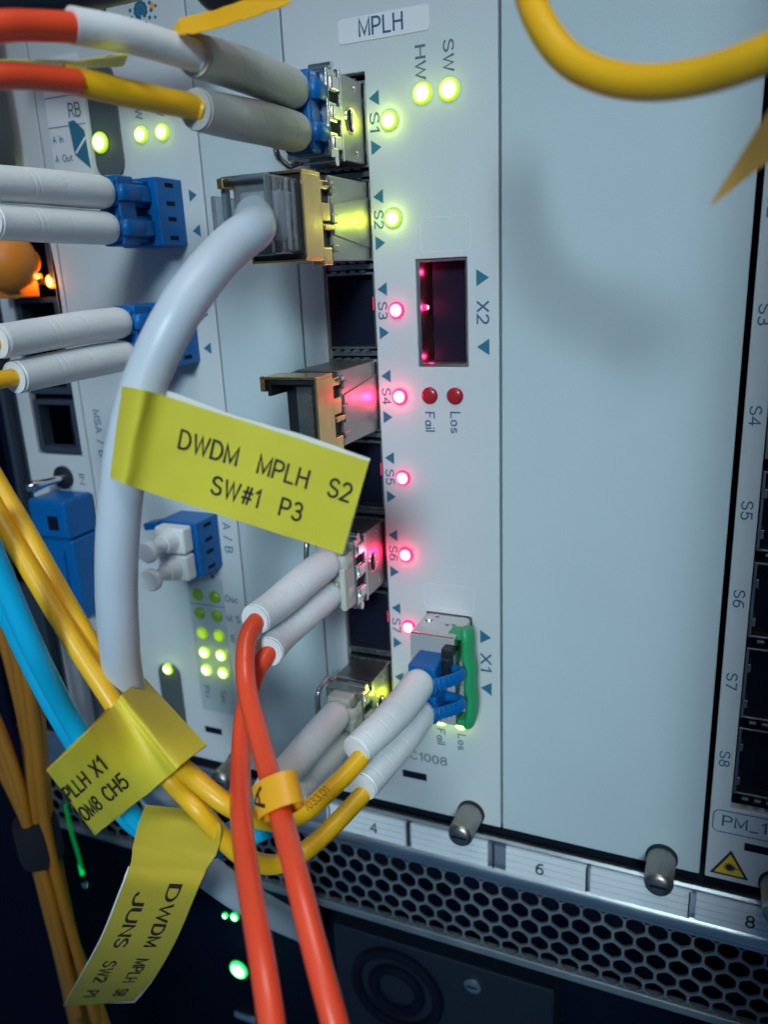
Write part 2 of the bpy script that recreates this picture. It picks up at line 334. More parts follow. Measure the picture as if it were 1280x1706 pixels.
def outline(x0, x1, z0, z1, t, m, parent, r=.8, name='printed_frame'):
    mb = MB(); pts = []
    for cx, cz, a0 in ((x1-r, z1-r, 0), (x0+r, z1-r, 90), (x0+r, z0+r, 180), (x1-r, z0+r, 270)):
        for k in range(5): a = math.radians(a0 + k*22.5); pts.append((cx + r*math.cos(a), cz + r*math.sin(a), math.cos(a), math.sin(a)))
    n = len(pts); o = [mb.bm.verts.new(W(p[0], .03, p[1])) for p in pts]; i = [mb.bm.verts.new(W(p[0]-t*p[2], .03, p[1]-t*p[3])) for p in pts]
    for k in range(n): mb.bm.faces.new([o[k], o[(k+1) % n], i[(k+1) % n], i[k]])
    return mb.build(name, m, parent, smooth=False)
def rrect(x0, x1, z0, z1, r, h0, h1, n=5):
    pts = []
    for cx, cz, a0 in ((x1-r, z1-r, 0), (x0+r, z1-r, 90), (x0+r, z0+r, 180), (x1-r, z0+r, 270)):
        for k in range(n): a = math.radians(a0 + k*90/(n-1)); pts.append((cx + r*math.cos(a), cz + r*math.sin(a)))
    return MB().prism(pts, h0, h1)

# ------------------------------------------------------------------ subrack (the shelf that carries the cards)
sub = thing('subrack', W(0, 0, -110), 'silver card shelf with numbered slot strip and perforated air grille under the cards', 'card shelf')
bw = MB().box(-700, 500, -64, -62, -900, 500).build('back_wall', M['dark']); bw['kind'] = 'structure'
MB().box(-175, 130, -40, -38, -140, 110).build('backplane', M['dark'], sub)
MB().box(-175, 130, -38, -6, -104, -102.6).build('bottom_guide', M['gap'], sub)
MB().box(-175, 130, -6, -1.0, -115.4, -103.9).build('gap_shade_bar', M['gap'], sub)  # dark bar put in for the shade in the gap between cards and rail
mb = MB()   # rail profile: bright lip, recessed strip, rounded lower edge
prof = [(-.9, -103.6), (-.2, -103.35), (.7, -103.5), (1.0, -104.1), (.6, -104.7), (.2, -104.9), (.2, -106.2), (.35, -106.4), (.35, -107.8), (.5, -108.0), (.5, -109.6), (.7, -109.9), (.7, -111.4), (1.2, -112.0), (1.5, -113.0), (1.2, -114.4), (.4, -115.3), (-.6, -115.8), (-.9, -115.8)]
a = [mb.bm.verts.new(W(-175, h, z)) for h, z in prof]; b = [mb.bm.verts.new(W(130, h, z)) for h, z in prof]
for i in range(len(prof)): j = (i+1) % len(prof); mb.bm.faces.new([a[i], a[j], b[j], b[i]])
mb.build('front_rail', M['alu'], sub)
# number strips with three ruled lines
for x0, x1 in ((-21.2, -3.0), (-43, -22.6), (1.2, 18.6), (19.4, 39.2), (40.2, 59.5), (60.5, 80)):
    mb = MB()
    [mb.box(x0, x1, .3, .95, a_ + .09, a_ + 1.57) for a_ in (-106.7, -108.36, -110.02, -111.68)]
    mb.build('number_strip', M['alupaint'], sub)
for k in range(-6, 5):
    MB().box(-22.0 + 20.32*k + 20.32 - .16, -22.0 + 20.32*k + 20.32 + .16, .5, 1.12, -111.4, -105.2).build('slot_tick', M['black'], sub)
for s_, x in (('4', -30.6), ('6', 8.7), ('8', 50.2)): lettering(s_, 2.6, x, -108.6, 0, M['black'], sub, h=1.1)
# perforated grille: flattened hexagonal openings in a bent sheet
PX, PZ = 4.54, 3.90; rows_ = 5; z_top = -119.1
mb = MB(); cols = range(-38, 29)
hexo = [(-.5, -.333), (0, -.667), (.5, -.333), (.5, .333), (0, .667), (-.5, .333)]
for r_ in range(rows_):
    for c_ in cols:
        cx = c_*PX + (PX/2 if r_ % 2 else 0) + 1.6; cz = z_top - r_*PZ
        for dep, (hh0, hh1) in enumerate(((-1.2, -1.2), )):
            hO = [(cx + PX*u, cz + PZ*v) for u, v in hexo]
            inn = []
            for k in range(6): (u0, v0), (u1, v1) = hexo[k], hexo[(k+1) % 6]; inn += [(cx + PX*u0*.84, cz + PZ*v0*.84), (cx + PX*(u0+u1)/2*.90, cz + PZ*(v0+v1)/2*.90)]
            bend = lambda z: -1.0 - max(0, (-131 - z)) * .12
            vo = [mb.bm.verts.new(W(x, bend(z), z)) for x, z in hO]; vi = [mb.bm.verts.new(W(x, bend(z), z)) for x, z in inn]; vb = [mb.bm.verts.new(W(x, bend(z) - .55, z)) for x, z in inn]
            order = {0: [0, 1], 1: [1, 2, 3], 2: [3, 4], 3: [4, 5, 6, 7][:4], 4: [7, 8, 9], 5: [9, 10, 11]}
            # connect outer hexagon (6) to inner ring (12)
            for k in range(6):
                o0, o1 = vo[k], vo[(k+1) % 6]; i0, i1, i2 = vi[(2*k) % 12], vi[(2*k+1) % 12], vi[(2*k+2) % 12]
                mb.bm.faces.new([o0, o1, i2, i1, i0])
            for k in range(12): mb.bm.faces.new([vi[k], vi[(k+1) % 12], vb[(k+1) % 12], vb[k]])
bmesh.ops.remove_doubles(mb.bm, verts=mb.bm.verts, dist=.01)
mb.build('air_grille', M['grille'], sub)
MB().box(-175, 130, -2.4, -.4, -116.9, -115.6).build('grille_top_lip', M['alu'], sub, bev=.3)
MB().box(-175, 130, -3.4, -1.0, -138.8, -136.6).build('grille_bottom_lip', M['grille'], sub, bev=.4)
MB().box(-175, 130, -22, -20, -139, -116).build('filter_mat', M['dark'], sub)
MB().box(-175, 130, -30, -3.4, -140.2, -139.2).build('shelf_floor', M['navy'], sub)

def thumbscrew(x, z, label):
    t = thing('thumbscrew', W(x, 0, z), label, 'thumbscrew', 'knurled screws along the shelf rail')
    mb = MB(); seg = 72; r = 2.75
    prof = [(0.1, r*.8), (.4, r), (7.6, r), (8.3, r*.9), (8.8, r*.62), (8.8, 0.02)]
    rings = []
    for a_, rr in prof: rings.append([mb.bm.verts.new(W(x + math.cos(2*math.pi*k/seg)*(rr - (.11 if k % 2 and rr > 2 else 0)), a_, z + math.sin(2*math.pi*k/seg)*(rr - (.11 if k % 2 and rr > 2 else 0)))) for k in range(seg)])
    for i in range(len(rings)-1):
        for k in range(seg): mb.bm.faces.new([rings[i][k], rings[i][(k+1) % seg], rings[i+1][(k+1) % seg], rings[i+1][k]])
    mb.build('knurled_head', M['nickel'], t)
    MB().cyl(W(x, .02, z), W(x, .35, z), 3.1, 32).build('washer', M['gap'], t)
    MB().box(x-1.6, x+1.6, 8.72, 8.9, z-.22, z+.22).build('driver_slot', M['dark'], t)
    MB().cyl(W(x, -10, z), W(x, .1, z), 1.2).build('shank', M['silver'], t)
thumbscrew(-6.9, -99.0, 'round metal thumbscrew under the yellow-cabled port, left of the plain wide panel')
thumbscrew(33.2, -99.2, 'round metal thumbscrew at the foot of the plain wide panel, right of number 6')
thumbscrew(54.0, -99.4, 'round metal thumbscrew at the right edge of the photo near the number 8')
thumbscrew(-68.0, -100.2, 'round metal thumbscrew half hidden behind the orange cables and yellow label')

# ------------------------------------------------------------------ line card MPLH
P1 = 16.33; SZ = [42.0 - P1*i for i in range(8)]
card = thing('line_card', W(-20, 0, 0), 'white line card marked MPLH with a column of optical ports and red and green lights', 'line card')
holes = [(-35.2, -24.5, -81.0, 50.4), (-16.0, -6.1, -1.3, 18.3), (-16.0, -6.1, -71.4, -51.8)]
MB().plate(-40.45, -.22, ZB, ZT, holes, -2.2, 0).build('faceplate', M['paint'], card, bev=.18)
cage_pr = None
for i, z in enumerate(SZ):
    mb = MB(); hz = 7.15; x0, x1 = -34.6, -25.0
    mb.box(x0-.4, x0, -30, -.5, z-hz, z+hz); mb.box(x1, x1+.4, -30, -.5, z-hz, z+hz)
    mb.box(x0, x1, -30, -.55, z+hz-.4, z+hz); mb.box(x0, x1, -30, -.55, z-hz, z-hz+.4); mb.box(x0, x1, -31, -30, z-hz, z+hz)
    for k in range(4): mb.box(x0+1.2+k*2, x0+2.4+k*2, -.55, .25, z+hz+.05, z+hz+.35); mb.box(x0+1.2+k*2, x0+2.4+k*2, -.55, .25, z-hz-.35, z-hz-.05)
    for k in (-1, 1): mb.box(x1-.25, x1+.02, -7, -1.2, z+k*3.6-.9, z+k*3.6+.9)
    mb.build('port_cage', M['cage'], card)
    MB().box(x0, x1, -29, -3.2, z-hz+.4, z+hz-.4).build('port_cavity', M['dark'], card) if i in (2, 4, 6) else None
    if i < 7: MB().box(x0-.4, x1+.4, -6, -1.5, z-hz-1.5, z-hz-.45).build('cage_divider', M['cage'], card, bev=.1)
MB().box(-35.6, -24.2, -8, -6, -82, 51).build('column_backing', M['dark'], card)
for i in (2, 4, 6):
    MB().box(-25.3, -25.0, -2.2, -.7, SZ[i]+.1, SZ[i]+2.6).build('light_pipe', M['glow_r'], card, bev=.1); MB().box(-25.3, -25.0, -4.5, -2.4, SZ[i]-4.4, SZ[i]-1.0).build('light_pipe', M['dred'], card, bev=.1)
for (zc, nm) in ((8.5, 0), (-61.6, 1)):
    mb = MB(); mb.box(-15.9, -15.4, -28, -.6, zc-9.7, zc+9.7); mb.box(-6.6, -6.2, -28, -.6, zc-9.7, zc+9.7)
    mb.box(-15.4, -6.6, -28, -.6, zc+9.3, zc+9.7); mb.box(-15.4, -6.6, -28, -.6, zc-9.7, zc-9.2); mb.build('wide_port_cage', M['cage'], card)
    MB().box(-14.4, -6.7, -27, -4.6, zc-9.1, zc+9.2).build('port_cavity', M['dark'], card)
for hh, zz, pw in ((-2.4, 9.6, .0010), (-3.0, 16.0, .0005), (-3.0, 0.4, .0005)):
    l = bpy.data.lights.new('led_lamp', 'POINT'); l.energy = pw; l.color = (1, .02, .10); l.shadow_soft_size = .0003
    lo = bpy.data.objects.new('led_lamp', l); COL.objects.link(lo); lo.parent = card; lo.location = (W(-14.5, hh, zz) - Vector(card['o_mm'])) * MM
rl = led('led_r', -15.3, 9.6, card, h=-2.6, s=.35); rl['label'] = 'small red light inside the empty wide port'
rl.rotation_euler = (0, 0, math.radians(90))
outline(-14.9, -5.3, 19.4, 25.4, .12, M['sticker'], card, 1.0, 'embossed_frame'); outline(-16.4, -5.6, -50.7, -45.4, .12, M['sticker'], card, 1.0, 'embossed_frame')
rrect(-29.2, -12.0, 55.1, 59.0, .7, -.01, .12).build('name_sticker', M['sticker'], card, bev=.04)
lettering('MPLH', 2.55, -21.0, 57.2, 0, M['ink'], card, h=.14, width=8.0)
lettering('HW', 1.75, -13.9, 50.4, -90, M['inkg'], card, width=5.0); lettering('SW', 1.75, -8.8, 50.8, -90, M['inkg'], card, width=4.6)
led('led_g', -13.7, 45.6, card, s=1.1, light=.0016); led('led_g', -8.8, 45.6, card, s=1.15, light=.0016)
for i, z in enumerate(SZ):
    k = 'led_g' if i in (0, 1, 7) else 'led_r'
    led(k, -20.1, z, card, light=(.006 if k == 'led_g' else .0075) if i in (0, 1, 3, 5) else .003)
    if i in (0, 1, 3, 5, 7):      # the round lens also throws light sideways on to the module beside it
        l = bpy.data.lights.new('led_lamp', 'SPOT'); l.energy = .0026 if k == 'led_g' else .009; l.color = (.72, 1, .02) if k == 'led_g' else (1, .008, .08)
        l.shadow_soft_size = .0003; l.spot_size = math.radians(100); l.spot_blend = .8
        lo = bpy.data.objects.new('led_lamp', l); COL.objects.link(lo); lo.parent = card; lo.location = (W(-21.9, .9, z) - Vector(card['o_mm'])) * MM; lo.rotation_euler = Vector((-1, -.35, 0)).to_track_quat('-Z', 'Y').to_euler()
    arrow(-22.8, z+3.95, -1, card); arrow(-23.1+.2, z-4.1, 1, card)
    lettering('S%d' % (i+1), 1.7, -22.95, z, -90, M['ink'], card, width=3.0)
led('dred', -13.9, -6.7, card, label='unlit dark red light'); led('dred', -8.8, -6.7, card, label='unlit dark red light')
lettering('Fail', 1.8, -14.0, -11.8, -90, M['ink'], card, width=3.6); lettering('Los', 1.8, -8.8, -11.8, -90, M['ink'], card, width=3.9)
lettering('X2', 2.1, -3.2, 8.5, -90, M['ink'], card, width=3.8); arrow(-3.3, 14.6, 1, card, 1.5); arrow(-3.1, 2.4, -1, card, 1.5)
lettering('X1', 2.1, -3.2, -61.7, -90, M['ink'], card, width=3.8); arrow(-3.3, -55.9, 1, card, 1.5); arrow(-3.1, -67.6, -1, card, 1.5)
led('led_g', -13.4, -76.9, card, light=.002); led('led_g', -8.8, -77.0, card, light=.002)
lettering('Fail', 1.7, -13.5, -81.2, -90, M['ink'], card, width=3.7); lettering('Los', 1.7, -8.7, -81.6, -90, M['ink'], card, width=3.7)
lettering('EC1008', 1.9, -17.6, -87.3, 0, M['inkg'], card, width=10.4)
slot(-23.0, -17.2, -93.4, -91.6, card)
rrect(-34.4, -27.0, -99, -96.5, .5, -.05, .05).build('lower_mark', M['inkg'], card) if False else None

# ------------------------------------------------------------------ blank panels
bp = thing('blank_panel', W(20, 0, 0), 'plain wide blue-grey cover panel between the MPLH card and the right card', 'cover panel')
MB().plate(.22, 40.35, ZB, ZT, [], -2.2, -.05).build('faceplate', M['blank'], bp, bev=.25)
bp2 = thing('blank_panel', W(-51, 0, 0), 'plain narrow cover panel between the MPLH card and the card with blue sockets', 'cover panel')
MB().plate(-60.85, -40.85, ZB, ZT, [], -2.2, -.05).build('faceplate', M['blank'], bp2, bev=.25)

# ------------------------------------------------------------------ right card
rc = thing('line_card', W(60, 0, 0), 'line card at the right edge with a dark port column, laser sign and PM box', 'line card')
MB().plate(41.35, 81.5, ZB, ZT, [(44.9, 55.6, -84.6, 47)], -2.2, -.02).build('faceplate', M['paint'], rc, bev=.2)
for i in range(8):
    z = 39.4 - 16.25*i; mb = MB(); x0, x1, hz = 45.6, 54.9, 7.1
    mb.box(x0-.5, x0, -30, -.4, z-hz, z+hz); mb.box(x1, x1+.5, -30, -.4, z-hz, z+hz); mb.box(x0, x1, -30, -.45, z+hz-.4, z+hz); mb.box(x0, x1, -30, -.45, z-hz, z-hz+.4)
    for k in (-1, 1): mb.box(x0-.1, x0+.45, -3, .35, z+k*3.6-1, z+k*3.6+.6)
    for k in range(4): mb.box(x0+1+k*2.1, x0+2.2+k*2.1, -.6, .3, z-hz-.7, z-hz-.2)
    mb.build('port_cage', M['cage'], rc, bev=.08)
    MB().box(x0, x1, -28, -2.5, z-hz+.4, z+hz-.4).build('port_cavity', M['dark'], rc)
    lettering('S%d' % (i+1), 1.7, 43.1, z + .2, -90, M['tri'], rc, width=3.1)
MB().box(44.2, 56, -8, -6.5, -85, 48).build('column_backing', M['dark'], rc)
outline(41.9, 62, -90.3, -85.3, .22, M['tri'], rc, 1.2); lettering('PM_10', 2.2, 48.6, -87.6, 0, M['tri'], rc, width=9.6)
slot(47.9, 54.5, -93.3, -91.6, rc)
MB().prism([(42.2, -100.0), (49.2, -100.0), (45.7, -94.0)], -.02, .04).build('warning_border', M['black'], rc, smooth=False)
MB().prism([(43.0, -99.55), (48.4, -99.55), (45.7, -94.9)], 0, .07).build('warning_triangle', M['laser'], rc, smooth=False)
st = []
for k in range(24): a_ = k*math.pi/12; r_ = 1.25 if k % 2 else .62; st.append((45.7 + r_*math.cos(a_), -97.9 + r_*math.sin(a_)))
st2 = [(45.5, -98.0), (48.0, -98.0), (48.0, -97.85), (45.5, -97.85)]
MB().prism(st, .02, .10).build('laser_star', M['black'], rc, smooth=False); MB().prism(st2, .03, .11).build('laser_beam', M['black'], rc, smooth=False)

# ------------------------------------------------------------------ card with blue sockets
tc_ = thing('line_card', W(-81, 0, 0), 'line card left of the narrow cover panel with blue fibre sockets and ten green lights', 'line card')
MB().plate(-101.4, -61.15, ZB, ZT, [(-76.0, -66.6, 23.8, 35.7), (-76.0, -66.6, .2, 12), (-76.0, -66.6, -46.8, -34.6)], -2.2, -.02).build('faceplate', M['paint'], tc_, bev=.2)
for (x, z, d) in ((-63.7, 33.0, 1), (-63.6, 26.2, -1), (-63.9, 9.6, 1), (-64.0, 2.6, -1)): arrow(x, z, d, tc_, 1.2)
led('led_g', -74.7, 45.3, tc_, light=.0015); led('led_g', -69.4, 45.2, tc_, light=.0015)
lettering('HW', 1.6, -74.7, 50.0, -90, M['ink'], tc_, width=3.6); lettering('SW', 1.6, -69.4, 50.0, -90, M['ink'], tc_, width=3.6)
for a_ in range(0, 360, 30):       # dotted emblem at the top
    for r_, s_ in ((1.3, .42), (2.5, .36), (3.7, .28)):
        aa = math.radians(a_ + r_*9); cx, cz = -71.3 + r_*math.cos(aa), 67.0 + r_*math.sin(aa)
        if random.random() < .8: MB().lathe(W(cx, .01, cz), (0, -1, 0), [(0, s_), (.03, s_)], 10).build('emblem_dot', M['tri'], tc_)
MB().lathe(W(-71.3, .01, 67.0), (0, -1, 0), [(0, .9), (.04, .9)], 14).build('emblem_dot', M['tri'], tc_)
MB().lathe(W(-68.4, .01, 67.3), (0, -1, 0), [(0, .55), (.03, .55)], 12).build('emblem_dot', M['ring'], tc_)
for x, z in ((-80.4, 68.0), (-80.2, 59.5), (-80.6, 56.5)): MB().box(x-.8, x+.8, -.2, .05, z-.9, z+.9).build('square_hole', M['dark'], tc_)
rrect(-87.0, -79.6, 37.5, 60, 3.4, .02, .5).build('ejector_recess', M['pill'], tc_, bev=.2)
led('led_g', -85.0, 44.8, tc_, h=.5, s=1.25, light=.002)
rrect(-98.6, -88.2, 38.6, 62, .5, 0, .25).build('info_sticker', M['sticker'], tc_, bev=.05)
for z in (54.6, 48.9): MB().box(-98.6, -88.4, .25, .3, z-.08, z+.08).build('ruled_line', M['inkg'], tc_)
lettering('RB', 2.5, -90.9, 51.7, 0, M['inkg'], tc_, h=.3, width=3.0)
lettering('A In', 1.3, -96.5, 46.6, 0, M['ink'], tc_, h=.3, width=2.8); lettering('A Out', 1.3, -95.6, 42.8, 0, M['ink'], tc_, h=.3, width=4.6)
MB().prism([(-93.0, 49.6), (-91.4, 49.8), (-89.0, 47.6), (-88.6, 40.2), (-92.4, 43.2)], .2, .32).build('emblem_shape', M['tri'], tc_, smooth=False)
MB().prism([(-92.2, 43.6), (-91.9, 43.3), (-88.8, 46.0), (-89.0, 46.5)], .3, .35).build('emblem_stripe', M['sticker'], tc_, smooth=False)
lettering('MSA / B', 1.8, -97.4, -17.0, -90, M['ink'], tc_, width=11)
lettering('A / B', 1.9, -64.0, -40.0, -90, M['ink'], tc_, width=7.0)
MB().box(-77.0, -66.9, 0, .06, -86.5, -50.5).build('light_window', mat('smoked_window', (.42, .48, .52), .35), tc_)
MB().box(-77.0, -66.9, .06, .09, -57.7, -57.5).build('ruled_line', M['inkg'], tc_)
for r_, z in enumerate((-55.2, -60.0, -65.2, -70.35, -75.1)):
    for c_, x in enumerate((-74.3, -69.4)):
        led(('dgreen', 'dgreen', 'led_y', 'led_g', 'led_g')[r_], x, z, tc_, h=.06, s=.95, light=.0012 if r_ > 2 else 0)
for s_, z in (('Osc', -55.2), ('M S', -60.2), ('Ex', -65.4)): lettering(s_, 1.6, -64.8, z, 0, M['tri'], tc_, width=3.4 if s_ != 'Ex' else 2.2)
lettering('Pri', 1.5, -74.9, -81.2, -90, M['inkg'], tc_, h=.08, width=3); lettering('Sec', 1.5, -70.0, -82.0, -90, M['inkg'], tc_, h=.08, width=3.4)
for x in (-74.3, -69.4): arrow(x, -50.2, 1, tc_, .8)
slot(-77.0, -72.0, -93.0, -91.3, tc_)
rrect(-89.2, -82.6, -101, -75.4, 2.6, .02, .6).build('ejector_recess', M['pill'], tc_, bev=.2)
led('led_g', -85.9, -76.6, tc_, h=.55, s=.9, light=.0015)

def lc_adapter(zc, label, x0=-76.4, x1=-66.2):
    t = thing('fibre_socket', W((x0+x1)/2, 0, zc), label, 'fibre socket', 'blue duplex fibre sockets')
    mb = MB(); hz = 6.35
    mb.plate(x0, x1, zc-hz, zc+hz, [(x0+2.2, x1-2.2, zc+.6, zc+hz-.9), (x0+2.2, x1-2.2, zc-hz+.9, zc-.6)], -2, 8)
    mb.build('housing', M['blue'], t, bev=.25)
    MB().box(x0+.4, x1-.4, -3, -1, zc-hz+.3, zc+hz-.3).build('inner_wall', M['dark'], t)
    for dz in (5.0, 1.6, -1.3, -4.9):
        MB().box(x1-.1, x1+.03, 2.8, 5.4, zc+dz-.42, zc+dz+.42).build('side_slot', M['dark'], t)
    return t
lc_adapter(29.75, 'blue duplex fibre socket in the upper position, its fibres running left near the top')
lc_adapter(6.1, 'blue duplex fibre socket in the middle, partly behind the thick grey cable')
ab = lc_adapter(-40.7, 'blue duplex fibre socket marked A/B holding two white dust plugs')
MB().box(-80.5, -76.4, 5.2, 8.6, -36.2, -34.6, Matrix.Rotation(math.radians(-12), 3, 'Y'), W(-76.4, 7, -35)).build('shutter_flap', M['blue'], ab, bev=.2)
for zc, lb in ((-37.6, 'white dust plug with round knob, upper of two in the A/B socket'), (-43.9, 'white dust plug with round knob, lower of two in the A/B socket')):
    t = thing('dust_plug', W(-71.3, 8, zc), lb, 'dust plug', 'white dust plugs')
    MB().box(-75.0, -67.2, 8.2, 11.6, zc-2.95, zc+2.95).build('collar', M['boot'], t, bev=.6, segs=3)
    MB().tube([W(-71.3, 11.2, zc), W(-71.2, 12.4, zc), W(-71.1, 14.2, zc)], [3.1, 2.7, 2.0], 24).build('body', M['boot'], t)
    MB().lathe(W(-71.0, 13.4, zc), (0, -1, 0), [(0, 1.6), (2.5, 1.35), (4.4, 1.4), (4.8, 2.2), (5.1, 2.5), (5.9, 2.5), (6.3, 2.1), (6.35, .1)], 28).build('knob', M['boot'], t)

# ------------------------------------------------------------------ narrow card on the left and dark units beyond
nc = thing('line_card', W(-112, 0, 0), 'narrow white card at the left with empty ports, toggle and blue connector', 'line card')
MB().plate(-122.0, -101.75, ZB, ZT, [(-118.0, -104.0, 8, 30.5), (-118.0, -103.8, -22.9, 6.6)], -2.2, 0).build('faceplate', M['paint'], nc, bev=.2)
for z0, z1 in ((17.2, 30), (8.4, 14.4), (-8, 5.6), (-22.4, -9.4)):
    mb = MB(); x0, x1 = -117.6, -104.2
    mb.plate(x0, x1, z0, z1, [(x0+1.5, x1-1.5, z0+1.4, z1-1.2)], -4, -.4); mb.build('jack_frame', M['slate'], nc, bev=.2)
MB().box(-118, -103.5, -14, -12, -24, 31).build('jack_cavity', M['dark'], nc)
MB().lathe(W(-110.6, 0, -28.4), (0, -1, 0), [(0, 2.9), (.7, 2.9), (.9, 2.4), (.9, .1)], 26).build('toggle_bush', M['blk'], nc)
MB().tube([W(-110.6, .6, -28.4), W(-111.6, 5, -28.6), W(-112.4, 8.5, -28.8), W(-112.6, 9.6, -28.8)], [.9, 1.0, 1.5, .9], 18).build('toggle_lever', M['chrome'], nc)
lettering('IN', 1.6, -105.0, -28.6, -90, M['inkg'], nc, width=2.4)
for z in (-70, -75.4, -80.2): MB().box(-119, -105, .0, .05, z-.12, z+.12).build('ruled_line', M['inkg'], nc)
lettering('CLK', 1.8, -113, -72.6, 0, M['inkg'], nc, width=6) if False else None
rrect(-113.5, -106.0, -101, -83, 2.4, .02, .6).build('ejector_recess', M['pill'], nc, bev=.2)
led('led_g', -110.0, 39.6, nc, s=1.1, light=.001); led('led_g', -115.6, 39.6, nc, s=1.1)
led('led_o', -105.9, 17.9, nc, h=-1.0, s=.95, light=.003, label='lit amber light'); led('led_o', -110.0, 19.0, nc, h=-1.6, s=.5)
bc = thing('plug_connector', W(-109, 0, -46), 'dark blue moulded plug screwed into the narrow left card', 'cable plug')
MB().box(-113.5, -101.9, .3, 10, -41, -31.4).build('hood', M['blue'], bc, bev=.9, segs=3)
MB().box(-113.9, -101.9, .3, 9.2, -62, -41.2).build('body', M['blue'], bc, bev=.8, segs=3)
MB().box(-111, -104.8, 9.3, 9.9, -57, -44).build('grip', M['blue'], bc, bev=.3)
MB().box(-107.5, -104.5, 9.9, 10.2, -38.6, -35.2).build('screw_recess', M['dark'], bc)
hd = thing('ejector_handle', W(-110, 0, 52), 'dark grey rounded ejector handle at the top left behind the red fibres', 'handle')
MB().tube([W(-110.5, 2, 78), W(-110.5, 5, 76), W(-110.5, 6, 60), W(-110.5, 6, 48), W(-110.5, 5, 43.5), W(-110.5, 2, 42.2)], [3.6, 4.4, 5.0, 5.0, 4.2, 2.6], 24).build('grip', M['pill'], hd)
oc = thing('dust_plug', W(-112, 0, 23), 'round orange dust cap on the narrow left card', 'dust plug')
MB().lathe(W(-109.6, 0, 22.4), (0, -1, 0), [(0, 2.6), (2, 2.8), (2.6, 4.4), (3.8, 5.6), (6, 6.3), (8.4, 6.3), (10.6, 5.4), (12.2, 3.6), (12.9, 1.6), (13, .2)], 36).build('dome', M['capo'], oc)
MB().box(-117.5, -108.6, .2, 6.0, 14.6, 18.5).build('tab', M['capo'], oc, bev=.4)
du = thing('equipment_panel', W(-135, 0, 0), 'dark slate equipment panel beyond the narrow card at the far left', 'equipment panel')
MB().plate(-142.5, -122.6, -101, ZT, [(-137, -126, -60, 20)], -3, -.6).build('faceplate', M['slate'], du, bev=.3)
MB().box(-138, -125, -9, -7, -61, 21).build('recess_floor', M['navy'], du)
MB().box(-125.0, -123.6, -.6, 2.5, -101, ZT).build('edge_rib', M['slate'], du, bev=.4)
MB().box(-140.6, -139.0, -.6, 2.5, -101, ZT).build('edge_rib', M['slate'], du, bev=.4)
fr = thing('rack_post', W(-160, 0, 0), 'dark vertical rack post at the far left edge', 'rack post')
MB().box(-190, -143.5, -10, 3, -420, 130).build('upright', M['navy'], fr, bev=.8)

# ------------------------------------------------------------------ unit below the shelf
lu = thing('server_unit', W(-40, -20, -200), 'dark unit below the shelf with fan rings, a screw and green lights', 'network unit')
MB().box(-143, 130, -61, -26, -330, -141.2).build('chassis', M['navy'], lu, bev=.6)
MB().box(-54, 9, -26.0, -16.8, -215, -160.5).build('fan_cover', M['cover'], lu, bev=.5)
for r_ in (7, 12.5):
    pts = [W(-35 + r_*math.cos(a_*math.pi/24), -16.6, -177 + r_*math.sin(a_*math.pi/24)) for a_ in range(49)]
    MB().tube(pts, 1.6, 12, caps=False).build('fan_ring', M['dark'], lu)
MB().lathe(W(-12.5, -16.8, -166.5), (0, -1, 0), [(0, 2.4), (.7, 2.3), (1.1, 1.6), (1.1, .1)], 24).build('screw_head', M['silver'], lu)
MB().box(-13.9, -11.1, -15.8, -15.6, -166.8, -166.2).build('screw_slot', M['dark'], lu)
g1 = G(396, 1618, -17); led('led_gr', g1.x, g1.z, lu, h=-17.5, s=1.9, light=.02)
g1 = G(388, 1531, -17); led('led_gr', g1.x, g1.z, lu, h=-18, s=.8, light=.006); g1 = G(372, 1529, -17); led('led_gr', g1.x, g1.z, lu, h=-18, s=.5)
g1 = G(413, 1688, -17); MB().box(-84, -62, -26, -17.6, -215, -146).build('power_module', M['navy'], lu, bev=.5)
MB().box(g1.x-4, g1.x+4, -17.6, -15, g1.z-1.2, g1.z+1.4).build('latch_bar', M['chrome'], lu, bev=.4)
lp = thing('light_pipe', G(125, 1400, 4), 'thin green glowing light pipe hanging beside the yellow label at lower left', 'light pipe')
MB().tube(smoothpath(gpath((108, 1340, 6), (118, 1385, 6), (130, 1425, 6), (137, 1457, 6))), [.5]*37, 14).build('tube', M['glow_g'], lp)
MB().tube([G(133, 1440, 6), G(137, 1457, 6)], .56, 12).build('bright_tip', M['glow_g2'], lp)
MB().lathe(G(140, 1468, 6), (.1, 0, -1), [(0, .9), (1.6, .9), (2.4, .3)], 14).build('end_cap', M['silver'], lp)

